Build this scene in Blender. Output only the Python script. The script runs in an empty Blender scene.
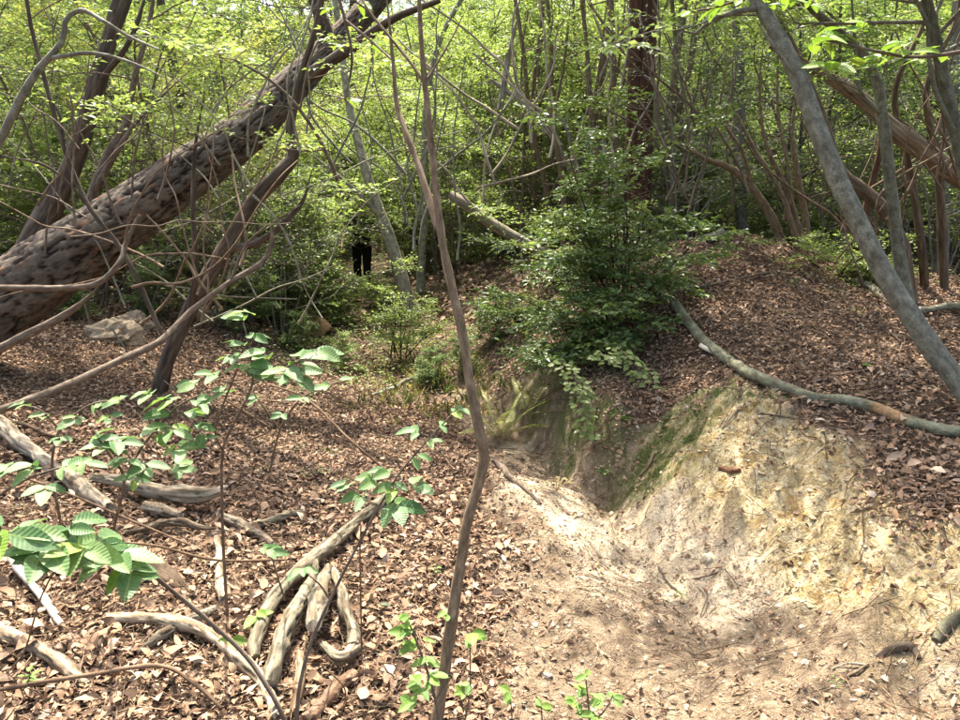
import bpy, math, random
import numpy as np
from mathutils import Vector, Matrix, Quaternion

random.seed(11)
rng = np.random.default_rng(11)
scene = bpy.context.scene
COL = scene.collection
R = math.radians

# ------------------------------------------------------------------ camera, world, sun, exposure
EYE = np.array([0.0, 0.0, 1.6])
PITCH = R(10.0)
LENS = 28.0
cam_d = bpy.data.cameras.new("camera")
cam_d.lens = LENS; cam_d.sensor_width = 36.0; cam_d.clip_start = 0.05; cam_d.clip_end = 400.0
cam = bpy.data.objects.new("camera", cam_d); COL.objects.link(cam)
cam.location = EYE; cam.rotation_euler = (R(90) - PITCH, 0, 0)
scene.camera = cam

SUN_EL, SUN_AZ = R(64), R(-15)          # azimuth measured from +Y towards +X: ahead and to the left
world = bpy.data.worlds.new("World"); scene.world = world; world.use_nodes = True
wn = world.node_tree
sky = wn.nodes.new("ShaderNodeTexSky"); sky.sky_type = 'NISHITA'; sky.sun_disc = False
sky.sun_elevation = SUN_EL; sky.sun_rotation = SUN_AZ
sky.air_density = 1.0; sky.dust_density = 6.0; sky.ozone_density = 0.4
wn.links.new(sky.outputs[0], wn.nodes["Background"].inputs[0])
wn.nodes["Background"].inputs[1].default_value = 0.15
sd = bpy.data.lights.new("sun", 'SUN'); sd.energy = 4.2; sd.angle = R(0.53); sd.color = (1.0, 0.94, 0.82)
sun = bpy.data.objects.new("sun", sd); COL.objects.link(sun)
sdir = Vector((math.sin(SUN_AZ) * math.cos(SUN_EL), math.cos(SUN_AZ) * math.cos(SUN_EL), math.sin(SUN_EL)))
sun.rotation_euler = sdir.to_track_quat('Z', 'Y').to_euler()
sun.location = (0, 0, 30)
scene.view_settings.view_transform = 'Standard'; scene.view_settings.look = 'None'
scene.view_settings.gamma = 1.0; scene.view_settings.exposure = 2.08
scene.cycles.use_denoising = True
scene.cycles.max_bounces = 8; scene.cycles.diffuse_bounces = 4; scene.cycles.glossy_bounces = 2
scene.cycles.transmission_bounces = 4; scene.cycles.sample_clamp_indirect = 6.0

# ------------------------------------------------------------------ noise
def _hash(ix, iy, iz, seed):
    h = (ix.astype(np.int64) * 374761393 + iy.astype(np.int64) * 668265263 + iz.astype(np.int64) * 2147483647 + seed * 974711) & 0xFFFFFFFF
    h = ((h ^ (h >> 13)) * 1274126177) & 0xFFFFFFFF
    h = ((h ^ (h >> 16)) * 2246822519) & 0xFFFFFFFF
    return ((h ^ (h >> 15)) & 0xFFFFFF) / float(0xFFFFFF)
def vnoise(x, y, z=None, seed=0):
    x = np.asarray(x, float); y = np.asarray(y, float)
    z = np.zeros_like(x) if z is None else np.asarray(z, float)
    ix, iy, iz = np.floor(x), np.floor(y), np.floor(z)
    fx, fy, fz = x - ix, y - iy, z - iz
    fx, fy, fz = [f * f * (3 - 2 * f) for f in (fx, fy, fz)]
    r = 0
    for a in (0, 1):
        for b in (0, 1):
            for c in (0, 1):
                w = (fx if a else 1 - fx) * (fy if b else 1 - fy) * (fz if c else 1 - fz)
                r = r + w * _hash(ix + a, iy + b, iz + c, seed)
    return r * 2 - 1
def fbm(x, y, z=None, oct=4, seed=0):
    s = 0; a = 1.0; f = 1.0
    for o in range(oct):
        s = s + a * vnoise(np.asarray(x) * f, np.asarray(y) * f, None if z is None else np.asarray(z) * f, seed + o * 17)
        a *= 0.5; f *= 2.03
    return s
def sstep(a, b, x):
    t = np.clip((x - a) / (b - a), 0, 1); return t * t * (3 - 2 * t)
def voronoi(x, y, seed=0, wrapx=None):
    ix, iy = np.floor(x), np.floor(y)
    f1 = np.full(x.shape, 9.0); f2 = np.full(x.shape, 9.0); cid = np.zeros(x.shape)
    for a in (-1, 0, 1):
        for b in (-1, 0, 1):
            cx, cy = ix + a, iy + b
            hx = np.mod(cx, wrapx) if wrapx else cx
            px = cx + 0.15 + .7 * _hash(hx, cy, hx * 0, seed); py = cy + 0.15 + .7 * _hash(hx, cy, hx * 0 + 5, seed)
            d = np.hypot(x - px, y - py); h = _hash(hx, cy, hx * 0 + 9, seed)
            n = d < f1
            f2 = np.where(n, f1, np.minimum(f2, d)); cid = np.where(n, h, cid); f1 = np.where(n, d, f1)
    return f1, f2, cid

# ------------------------------------------------------------------ picking points of the place
FPX = LENS / 36.0 * 960.0
def ray(u, v):
    x = (u - 480) / FPX; yv = (360 - v) / FPX
    return np.array([x, math.cos(PITCH) + yv * math.sin(PITCH), -math.sin(PITCH) + yv * math.cos(PITCH)])
def at(u, v, Y):
    d = ray(u, v); return EYE + d * (Y / d[1])

CTRL_UV = [
 # left slope
 (-150,720,2.0),(0,720,2.15),(150,720,2.15),(300,720,2.18),(440,720,2.2),
 (-150,560,2.9),(50,600,2.85),(200,600,2.88),(340,600,2.95),(440,600,3.05),
 (50,500,3.75),(200,500,3.9),(330,500,4.1),(430,500,4.15),
 (50,420,4.75),(180,420,5.1),(300,420,5.5),(390,440,5.3),
 (-100,360,5.2),(50,352,6.1),(160,365,6.3),(250,370,6.7),(330,385,6.6),(395,412,6.2),
 (50,300,8.4),(170,310,8.8),(250,320,9.5),(290,290,12.5),(200,280,12.0),(60,270,13),
 # path beyond
 (365,292,14.2),(330,300,13.0),(365,262,20),(385,330,10.0),(400,355,8.7),(415,385,7.5),(455,398,6.9),
 # gully floor
 (500,425,5.85),(530,450,5.25),(560,478,4.78),(590,500,4.42),
 (625,530,4.0),(655,570,3.6),(690,640,2.98),(700,720,2.32),(760,720,2.28),
 # left lip of the path
 (470,450,5.0),(485,478,4.55),(530,482,4.5),(520,520,3.85),(570,530,3.85),(500,600,3.08),(570,610,3.08),(560,720,2.25),
 # wall right of the gully floor
 (530,425,5.7),(545,437,5.4),(572,467,4.95),(606,499,4.47),(618,503,4.42),
 (548,368,5.85),(562,374,5.55),(586,386,5.15),(608,400,4.85),(624,412,4.72),(650,440,4.58),(634,470,4.52),(630,440,4.68),
 (600,375,5.45),(640,392,5.0),(570,345,6.2),(620,335,5.9),
 # bank left of the big shrub
 (500,392,6.3),(480,350,7.8),(530,330,7.3),(440,320,9.8),(470,270,11),(560,255,9.5),(520,290,8.8),(440,275,12.5),
 # mound
 (640,300,6.4),(700,240,7.4),(745,235,7.3),(800,248,7.3),(850,285,6.7),(760,280,6.3),(720,330,5.4),(800,340,5.2),
 (880,350,4.9),(960,330,5.6),(1050,320,5.6),(960,390,4.3),(880,410,4.1),(780,385,4.5),(720,380,4.75),
 # ochre bank face
 (690,405,4.55),(745,385,4.5),(700,440,4.15),(655,475,4.25),(690,480,3.95),(740,440,3.95),(800,420,4.05),(850,450,3.6),
 (740,490,3.65),(800,480,3.55),(700,520,3.75),(760,540,3.38),(800,560,3.15),(860,520,3.1),(950,450,3.5),(1050,440,3.4),
 (900,560,2.85),(960,540,2.8),(780,610,2.92),(830,640,2.65),(900,640,2.5),(960,620,2.45),(880,690,2.33),(960,700,2.2),(1050,720,2.0),(1080,600,2.4),
]
CTRL_XYZ = [(-3,0,0.1),(0,0,-.12),(3,0,.25),(0,-5,-.4),(-6,0,.3),(7,0,.8),(-6,5,.85),(-9,12,1.5),(8,5,1.15),(9,9,1.2),(4,10,.9),(6,14,.8),
 (2.5,12,1.2),(-3,20,1.2),(5,20,1.6),(-16,20,3.0),(16,20,2.6),(0,30,2.6),(-20,35,6.5),(20,35,5.5),(0,45,7.5),(-30,60,15),(30,60,13),(0,62,14.5),
 (-35,10,3),(35,10,3),(-30,-10,1),(30,-10,1),(0,95,26),(-60,95,28),(60,95,26)]
_C = np.array([at(*c) for c in CTRL_UV] + CTRL_XYZ, float)
def _phi(r): return np.sqrt(r * r + 0.012)
_K = _phi(np.hypot(_C[:, None, 0] - _C[None, :, 0], _C[:, None, 1] - _C[None, :, 1]))
_n = len(_C)
_A = np.zeros((_n + 3, _n + 3)); _A[:_n, :_n] = _K - np.eye(_n) * 0.02
_A[:_n, _n] = 1; _A[:_n, _n + 1:] = _C[:, :2]; _A[_n, :_n] = 1; _A[_n + 1:, :_n] = _C[:, :2].T
_w = np.linalg.solve(_A, np.concatenate([_C[:, 2], [0, 0, 0]]))
def H0(x, y):
    x = np.asarray(x, float); y = np.asarray(y, float); sh = x.shape
    x = x.ravel(); y = y.ravel(); out = np.empty_like(x)
    for i in range(0, len(x), 20000):
        a = x[i:i + 20000]; b = y[i:i + 20000]
        k = _phi(np.hypot(a[:, None] - _C[None, :, 0], b[:, None] - _C[None, :, 1]))
        out[i:i + 20000] = k @ _w[:_n] + _w[_n] + _w[_n + 1] * a + _w[_n + 2] * b
    return out.reshape(sh)
_T = np.concatenate([np.linspace(1.0, 12, 900), np.linspace(12.02, 80, 700)])
def pick0(u, v):
    d = ray(u, v); P = EYE[None] + d[None] * (_T / d[1])[:, None]
    h = H0(P[:, 0], P[:, 1]); k = np.argmax(P[:, 2] < h)
    return P[k] if P[k, 2] < h[k] else P[-1]
# outline of the bare clay (path, banks), as points of the ground
CLAY_UV = [(440,402),(462,425),(488,462),(486,500),(500,560),(505,640),(478,735),(1040,790),(1080,520),(945,520),(878,488),(850,440),
           (800,408),(750,372),(705,388),(655,428),(625,418),(580,380),(545,364),(505,392),(470,385)]
CLAY = np.array([pick0(*p)[:2] for p in CLAY_UV])
MOSS_UV = [(525,380),(600,400),(640,430),(700,390),(770,372),(800,395),(690,470),(655,505),(610,500),(560,460),(530,420)]
MOSS = np.array([pick0(*p)[:2] for p in MOSS_UV])
OCH_UV = [(640,440),(750,375),(860,440),(940,520),(1080,520),(1080,660),(900,650),(800,600),(760,520),(690,490),(650,500)]
OCH = np.array([pick0(*p)[:2] for p in OCH_UV])
def sdist(poly, x, y):
    d = np.full(x.shape, 1e9); ins = np.zeros(x.shape, bool); n = len(poly)
    for i in range(n):
        ax, ay = poly[i]; bx, by = poly[(i + 1) % n]
        ex, ey = bx - ax, by - ay
        t = np.clip(((x - ax) * ex + (y - ay) * ey) / (ex * ex + ey * ey + 1e-12), 0, 1)
        d = np.minimum(d, np.hypot(x - ax - t * ex, y - ay - t * ey))
        c = ((ay > y) != (by > y)) & (x < (bx - ax) * (y - ay) / ((by - ay) + 1e-12) + ax)
        ins ^= c
    return np.where(ins, -d, d)
def masks(x, y):
    n = fbm(x * 3.0, y * 3.0, oct=4, seed=5)
    cl = 1 - sstep(-.05, .10, sdist(CLAY, x, y) + n * .10)
    mo = (1 - sstep(-.12, .12, sdist(MOSS, x, y) + n * .12)) * cl
    oc = (1 - sstep(-.10, .12, sdist(OCH, x, y) + n * .10)) * cl
    return cl, mo, oc
BUMPS = [(602,545,.17,.055),(560,585,.25,.04),(660,520,.13,.07),(700,660,.25,-.03),(640,630,.3,.05),(520,505,.2,.03),(880,600,.16,.04),(930,640,.2,.05),(840,520,.12,.04),(700,500,.15,.04)]
_B = [(pick0(u, v)[:2], r, a) for u, v, r, a in BUMPS]
SLOT = np.array([pick0(*p)[:2] for p in [(500, 410), (528, 430), (550, 455), (578, 482), (605, 503), (612, 512)]])
LEDGE1 = np.array([pick0(*p)[:2] for p in [(488,478),(540,492),(585,512),(612,538),(618,560),(590,575),(545,560),(505,530)]])
LEDGE2 = np.array([pick0(*p)[:2] for p in [(655,505),(690,490),(730,505),(745,545),(735,600),(700,610),(668,570),(650,535)]])
LEDGE3 = np.array([pick0(*p)[:2] for p in [(560,600),(640,590),(735,640),(740,690),(640,690),(560,650)]])
def pldist(L, x, y):
    d = np.full(x.shape, 1e9)
    for i in range(len(L) - 1):
        ax, ay = L[i]; ex, ey = L[i + 1] - L[i]
        t = np.clip(((x - ax) * ex + (y - ay) * ey) / (ex * ex + ey * ey), 0, 1); d = np.minimum(d, np.hypot(x - ax - t * ex, y - ay - t * ey))
    return d
def HG(x, y):
    """ground height with relief"""
    x = np.asarray(x, float); y = np.asarray(y, float)
    h = H0(x, y)
    dist = np.hypot(x, y)
    cl, mo, oc = masks(x, y)
    for p, r, a in _B:
        h = h + a * np.exp(-((x - p[0]) ** 2 + (y - p[1]) ** 2) / (r * r))
    h = h + .022 * fbm(x * 1.7, y * 1.7, oct=3, seed=2)
    rg = 1 - np.abs(fbm(x * 5 + .5 * y, y * 3.2, oct=4, seed=8))
    lump = fbm(x * 7, y * 7, oct=4, seed=21)
    h = h + cl * (.012 * lump + .020 * (rg - .5)) + cl * oc * (.024 * lump + .026 * np.abs(fbm(x * 14, y * 10, oct=4, seed=31))) + cl * .006 * fbm(x * 24, y * 24, oct=2, seed=33)
    wob = .05 * fbm(x * 5, y * 5, oct=4, seed=36)
    h = h - .075 * np.exp(-(np.maximum(pldist(SLOT, x, y) + wob * .4 - .01, 0) / .06) ** 2)
    for L, a in ((LEDGE1, .055), (LEDGE2, .05), (LEDGE3, .02)):
        h = h + a * (1 - sstep(-.035, .03, sdist(L, x, y) + wob)) 
    st = 1 - np.abs(fbm((x * .8 + y * .6) * 2.2, (x * -.6 + y * .8) * 9, oct=4, seed=38)); h = h + cl * oc * .035 * (st - .6)
    h = h + (1 - cl) * .012 * fbm(x * 6, y * 6, oct=3, seed=41)
    h = h + sstep(14, 40, dist) * .5 * fbm(x * .2, y * .2, oct=3, seed=51)
    return h
def pick(u, v, lift=0.0):
    d = ray(u, v); P = EYE[None] + d[None] * (_T / d[1])[:, None]
    h0 = H0(P[:, 0], P[:, 1]); k0 = int(np.argmax(P[:, 2] < h0)); k0 = k0 if P[k0, 2] < h0[k0] else len(P) - 1
    a_ = max(0, k0 - 45); P = P[a_:k0 + 45]
    h = HG(P[:, 0], P[:, 1]); k = int(np.argmax(P[:, 2] < h))
    if P[k, 2] >= h[k]: k = min(k0 - a_, len(P) - 1)
    p = P[k].copy(); p[2] = h[k] + lift; return p
def on_ground(x, y, lift=0.0):
    return np.array([x, y, float(HG(np.array([x]), np.array([y]))[0]) + lift])
def gnormal(x, y, e=.02):
    hx = (HG(x + e, y) - HG(x - e, y)) / (2 * e); hy = (HG(x, y + e) - HG(x, y - e)) / (2 * e)
    n = np.stack([-hx, -hy, np.ones_like(hx)], -1); return n / np.linalg.norm(n, axis=-1, keepdims=True)

# ------------------------------------------------------------------ mesh builder
class MB:
    def __init__(s): s.V = []; s.T = []; s.Q = []; s.C = []; s.X = []; s.n = 0
    def add(s, V, T=None, Q=None, col=(1, 1, 1), tc=None):
        V = np.asarray(V, float).reshape(-1, 3); m = len(V)
        if T is not None and len(T): s.T.append(np.asarray(T, np.int64).reshape(-1, 3) + s.n)
        if Q is not None and len(Q): s.Q.append(np.asarray(Q, np.int64).reshape(-1, 4) + s.n)
        c = np.asarray(col, float)
        if c.ndim == 1: c = np.tile(c, (m, 1))
        s.C.append(c[:, :3]); s.X.append(np.asarray(tc, float) if tc is not None else V.copy())
        s.V.append(V); s.n += m
    def mesh(s, name, mat, origin=(0, 0, 0), smooth=True):
        V = np.concatenate(s.V) - np.asarray(origin)[None]
        T = np.concatenate(s.T) if s.T else np.zeros((0, 3), np.int64)
        Q = np.concatenate(s.Q) if s.Q else np.zeros((0, 4), np.int64)
        me = bpy.data.meshes.new(name)
        me.vertices.add(len(V)); me.vertices.foreach_set("co", V.astype(np.float32).ravel())
        li = np.concatenate([T.ravel(), Q.ravel()]).astype(np.int32)
        me.loops.add(len(li)); me.loops.foreach_set("vertex_index", li)
        me.polygons.add(len(T) + len(Q))
        ls = np.concatenate([np.arange(len(T)) * 3, len(T) * 3 + np.arange(len(Q)) * 4]).astype(np.int32)
        me.polygons.foreach_set("loop_start", ls)
        me.polygons.foreach_set("use_smooth", np.full(len(ls), smooth))
        a = me.attributes.new("tint", 'FLOAT_COLOR', 'POINT')
        C = np.concatenate(s.C); a.data.foreach_set("color", np.concatenate([C, np.ones((len(C), 1))], 1).astype(np.float32).ravel())
        a = me.attributes.new("grain", 'FLOAT_VECTOR', 'POINT')
        a.data.foreach_set("vector", np.concatenate(s.X).astype(np.float32).ravel())
        me.update(calc_edges=True); me.materials.append(mat)
        return me
    def build(s, name, mat, parent=None, smooth=True):
        org = tuple(parent.location) if parent is not None and parent.get("root") else (0, 0, 0)
        if parent is not None and not parent.get("root"):
            p = parent
            while p.parent: p = p.parent
            org = tuple(p.location)
        o = bpy.data.objects.new(name, s.mesh(name, mat, org, smooth)); COL.objects.link(o)
        if parent is not None: o.parent = parent
        return o

def spline(P, n):
    P = np.asarray(P, float); m = len(P)
    if m == 2:
        t = np.linspace(0, 1, n)[:, None]; return P[0] * (1 - t) + P[1] * t
    Pe = np.vstack([2 * P[0] - P[1], P, 2 * P[-1] - P[-2]])
    d = np.concatenate([[0], np.cumsum(np.linalg.norm(np.diff(P[:, :3], axis=0), axis=1))])
    tt = np.interp(np.linspace(0, d[-1], n), d, np.arange(m)); i = np.minimum(tt.astype(int), m - 2); f = (tt - i)[:, None]
    a, b, c, e = Pe[i], Pe[i + 1], Pe[i + 2], Pe[i + 3]
    return .5 * (2 * b + (c - a) * f + (2 * a - 5 * b + 4 * c - e) * f * f + (3 * b - a - 3 * c + e) * f ** 3)
def frames(P):
    T = np.gradient(P, axis=0); T /= np.linalg.norm(T, axis=1, keepdims=True) + 1e-12
    ref = np.array([0, 0, 1.0]) if abs(T[0, 2]) < .9 else np.array([1.0, 0, 0])
    A = np.zeros_like(T); a = np.cross(T[0], ref); a /= np.linalg.norm(a); A[0] = a
    for i in range(1, len(P)):
        a = A[i - 1] - T[i] * (A[i - 1] @ T[i]); A[i] = a / (np.linalg.norm(a) + 1e-12)
    return T, A, np.cross(T, A)
def tube(mb, P, Rr, seg=8, rough=0.0, rfreq=3.0, col=(1, 1, 1), seed=0, endcol=None, disp=None, caps=(True, True), jag=0.0):
    """tapering limb; tint is per vertex, grain = round-the-limb coordinates"""
    P = np.asarray(P, float); n = len(P); Rr = np.broadcast_to(np.asarray(Rr, float), (n,))
    T, A, B = frames(P)
    s = np.concatenate([[0], np.cumsum(np.linalg.norm(np.diff(P, axis=0), axis=1))])
    th = np.arange(seg) / seg * 2 * math.pi
    ct, st = np.cos(th), np.sin(th); S2 = np.repeat(s[:, None], seg, 1); R2 = np.repeat(Rr[:, None], seg, 1)
    rm = max(float(Rr.mean()), 1e-4)
    rad = R2.copy(); C = np.tile(np.asarray(col, float), (n * seg, 1))
    if rough:
        rad = rad * (1 + rough * fbm(ct[None] * 1.3 + seed * 7.7 + 0 * S2, st[None] * 1.3 + 0 * S2, S2 / rm * .35 * rfreq / 3, oct=3, seed=seed))
    if disp is not None:
        dv, dc = disp(np.repeat(th[None], n, 0), S2, R2); rad = rad + dv
        if dc is not None: C = dc.reshape(-1, 3)
    off = np.zeros((n, seg))
    if jag:
        off[-1] += jag * rm * rng.uniform(-1, 1.6, seg); off[0] -= jag * rm * rng.uniform(-1, 1.6, seg)
    V = P[:, None] + rad[..., None] * (ct[None, :, None] * A[:, None] + st[None, :, None] * B[:, None]) + off[..., None] * T[:, None]
    tc = np.stack([ct[None] * R2, st[None] * R2, S2], -1) + seed * 1.37
    i = np.arange(n - 1)[:, None] * seg; j = np.arange(seg)[None]; j2 = (j + 1) % seg
    Q = np.stack([i + j, i + j2, i + seg + j2, i + seg + j], -1).reshape(-1, 4)
    mb.add(V.reshape(-1, 3), Q=Q, col=C, tc=tc.reshape(-1, 3))
    ec = col if endcol is None else endcol
    for e, on in ((0, caps[0]), (n - 1, caps[1])):
        if not on: continue
        ring = V[e]; c = ring.mean(0) + (T[e] * (-1 if e == 0 else 1)) * Rr[e] * (.12 if not jag else -.3)
        VV = np.vstack([ring, c[None]]); k = np.arange(seg)
        tri = np.stack([k, (k + 1) % seg, np.full(seg, seg)], -1)
        if e == 0: tri = tri[:, ::-1]
        mb.add(VV, T=tri, col=ec, tc=VV)

def norm(v): return v / (np.linalg.norm(v, axis=-1, keepdims=True) + 1e-12)
def leaves4(mb, P, D, N, L, W, col, droop=.15):
    """small leaves: two triangles folded on the midrib"""
    n = len(P); D = norm(D); S = norm(np.cross(D, N)); U = np.cross(S, D)
    L = np.broadcast_to(L, (n,))[:, None]; W = np.broadcast_to(W, (n,))[:, None]
    a = P; b = P + D * L * .45 + S * W * .5 + U * W * .14; c = P + D * L - U * L * droop; d = P + D * L * .45 - S * W * .5 + U * W * .14
    V = np.stack([a, b, c, d], 1).reshape(-1, 3); k = np.arange(n)[:, None] * 4
    T = np.concatenate([k + np.array([0, 1, 2]), k + np.array([0, 2, 3])])
    tc = np.tile(np.array([[0, 0, 0], [.45, .5, 0], [1, 0, 0], [.45, -.5, 0]], float), (n, 1))
    tc[:, 2] = np.repeat(rng.random(n), 4)
    mb.add(V, T=T, col=np.repeat(col, 4, 0), tc=tc)
def leaves8(mb, P, D, N, L, W, col, bend, fold, twist=None):
    """leaves with a midrib and curled length: eight triangles"""
    n = len(P); D = norm(D); S = norm(np.cross(D, N)); U = np.cross(S, D)
    L = np.broadcast_to(L, (n,))[:, None]; W = np.broadcast_to(W, (n,))[:, None]
    bend = np.broadcast_to(bend, (n,))[:, None]; fold = np.broadcast_to(fold, (n,))[:, None]
    tw = rng.normal(0, .35, (n, 1)) if twist is None else twist
    def pt(t, s, r=0):
        return P + D * L * t + S * W * s * .5 + U * (bend * L * 4 * t * (1 - t) * 1.0 + fold * W * abs(s) * .5 + tw * W * s * (t - .4)) + D * r
    pts = [pt(0, 0), pt(.33, 0), pt(.7, 0), pt(1, 0), pt(.28, 1), pt(.66, .82), pt(.28, -1), pt(.66, -.82)]
    V = np.stack(pts, 1).reshape(-1, 3); k = np.arange(n)[:, None] * 8
    T = np.concatenate([k + np.array(t) for t in ((0, 1, 4), (0, 6, 1), (5, 2, 3), (2, 7, 3))])
    Q = np.concatenate([k + np.array(t) for t in ((4, 1, 2, 5), (1, 6, 7, 2))])
    tc = np.tile(np.array([[0, 0, 0], [.33, 0, 0], [.7, 0, 0], [1, 0, 0], [.28, .5, 0], [.66, .4, 0], [.28, -.5, 0], [.66, -.4, 0]], float), (n, 1))
    tc[:, 2] = np.repeat(rng.random(n), 8)
    mb.add(V, T=T, Q=Q, col=np.repeat(col, 8, 0), tc=tc)

def leaves16(mb, P, D, N, L, W, col, bend, fold):
    """dead leaves with a curved outline, curled lengthwise and twisted: sixteen triangles"""
    n = len(P); D = norm(D); S = norm(np.cross(D, N)); U = np.cross(S, D)
    L = np.broadcast_to(L, (n,))[:, None]; W = np.broadcast_to(W, (n,))[:, None]; bend = bend[:, None]; fold = fold[:, None]
    tw = rng.normal(0, .45, (n, 1)); asy = rng.normal(0, .22, (n, 1)); tip = rng.normal(0, .35, (n, 1))
    prof = [.05, .72, 1.0, .74, .03]; V = []; X = []
    for i, t in enumerate((0, .22, .5, .78, 1.0)):
        for sd in (-1, 0, 1):
            w = prof[i] * (1 + asy * sd) * rng.uniform(.85, 1.15, (n, 1))
            V.append(P + D * L * t + S * W * .5 * sd * w + U * (bend * L * 4 * t * (1 - t) + fold * W * w * abs(sd) * .5 + tw * W * sd * w * (t - .45) + tip * L * max(0, t - .6) ** 1.5))
            X.append((t, .5 * sd * prof[i], 0))
    V = np.stack(V, 1).reshape(-1, 3); k = np.arange(n)[:, None] * 15
    Q = np.concatenate([k + np.array([i * 3 + j, i * 3 + j + 1, i * 3 + j + 4, i * 3 + j + 3]) for i in range(4) for j in (0, 1)])
    tc = np.tile(np.array(X, float), (n, 1)); tc[:, 2] = np.repeat(rng.random(n), 15)
    mb.add(V, Q=Q, col=np.repeat(col, 15, 0), tc=tc)

# ------------------------------------------------------------------ materials
class NT:
    def __init__(s, name):
        s.m = bpy.data.materials.new(name); s.m.use_nodes = True; s.t = s.m.node_tree; s.t.nodes.clear()
        s.out = s.t.nodes.new("ShaderNodeOutputMaterial")
    def n(s, typ, **kw):
        nd = s.t.nodes.new(typ)
        for k, v in kw.items():
            if k.startswith("i_"): nd.inputs[k[2:].replace("_", " ")].default_value = v
            else: setattr(nd, k, v)
        return nd
    def l(s, a, b): s.t.links.new(a, b)
    def attr(s, name): return s.n("ShaderNodeAttribute", attribute_name=name)
    def noise(s, vec, scale, detail=4, rough=.6, stretch=None):
        if stretch is not None:
            mp = s.n("ShaderNodeMapping"); mp.inputs["Scale"].default_value = stretch; s.l(vec, mp.inputs[0]); vec = mp.outputs[0]
        nz = s.n("ShaderNodeTexNoise"); nz.inputs["Scale"].default_value = scale; nz.inputs["Detail"].default_value = detail
        nz.inputs["Roughness"].default_value = rough; s.l(vec, nz.inputs["Vector"]); return nz
    def ramp(s, fac, stops):
        r = s.n("ShaderNodeValToRGB"); e = r.color_ramp.elements
        while len(e) < len(stops): e.new(.5)
        for k, (p, c) in enumerate(stops): e[k].position = p; e[k].color = (c[0], c[1], c[2], 1) if len(c) == 3 else c
        s.l(fac, r.inputs[0]); return r.outputs[0]
    def mix(s, fac, a, b, mode='MIX'):
        m = s.n("ShaderNodeMix", data_type='RGBA', blend_type=mode)
        for sock, val in ((m.inputs[0], fac), (m.inputs[6], a), (m.inputs[7], b)):
            if hasattr(val, "is_output"): s.l(val, sock)
            elif isinstance(val, (int, float)): sock.default_value = val
            else: sock.default_value = (*val[:3], 1)
        return m.outputs[2]
    def math(s, op, a, b=0.0):
        m = s.n("ShaderNodeMath", operation=op)
        for k, val in enumerate((a, b)):
            if hasattr(val, "is_output"): s.l(val, m.inputs[k])
            else: m.inputs[k].default_value = val
        return m.outputs[0]
    def principled(s, col, rough=.8, spec=.3, height=None, bump=.3, dist=.01):
        p = s.n("ShaderNodeBsdfPrincipled")
        if hasattr(col, "is_output"): s.l(col, p.inputs["Base Color"])
        else: p.inputs["Base Color"].default_value = (*col, 1)
        if hasattr(rough, "is_output"): s.l(rough, p.inputs["Roughness"])
        else: p.inputs["Roughness"].default_value = rough
        p.inputs["Specular IOR Level"].default_value = spec
        if height is not None:
            b = s.n("ShaderNodeBump"); b.inputs["Strength"].default_value = bump; b.inputs["Distance"].default_value = dist
            s.l(height, b.inputs["Height"]); s.l(b.outputs[0], p.inputs["Normal"])
        return p
    def done(s, sh): s.l(sh.outputs[0], s.out.inputs[0]); return s.m

def bark(name, dark, mid, pale, scale=30, stretch=(1, 1, .18), bump=.6, dist=.006, lichen=None, rough=.9, crack=None):
    m = NT(name); g = m.attr("grain").outputs["Vector"]; tint = m.attr("tint").outputs["Color"]
    a = m.noise(g, scale, 6, .65, stretch); b = m.noise(g, scale * .5, 5, .7)
    c = m.ramp(a.outputs[0], [(.3, dark), (.52, mid), (.75, pale)])
    if lichen is not None:
        f = m.ramp(b.outputs[0], [(.5, (0, 0, 0)), (.64, (.6, .6, .6))]); c = m.mix(f, c, lichen)
    fine = m.noise(g, scale * 4, 3, .7)
    c = m.mix(.35, c, m.ramp(fine.outputs[0], [(.3, (.25, .25, .25)), (.7, (1.4, 1.4, 1.4))]), 'MULTIPLY')
    c = m.mix(1.0, c, tint, 'MULTIPLY')
    h = m.math('ADD', a.outputs[0], m.math('MULTIPLY', fine.outputs[0], .4))
    return m.done(m.principled(c, rough, .2, h, bump, dist))
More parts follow.
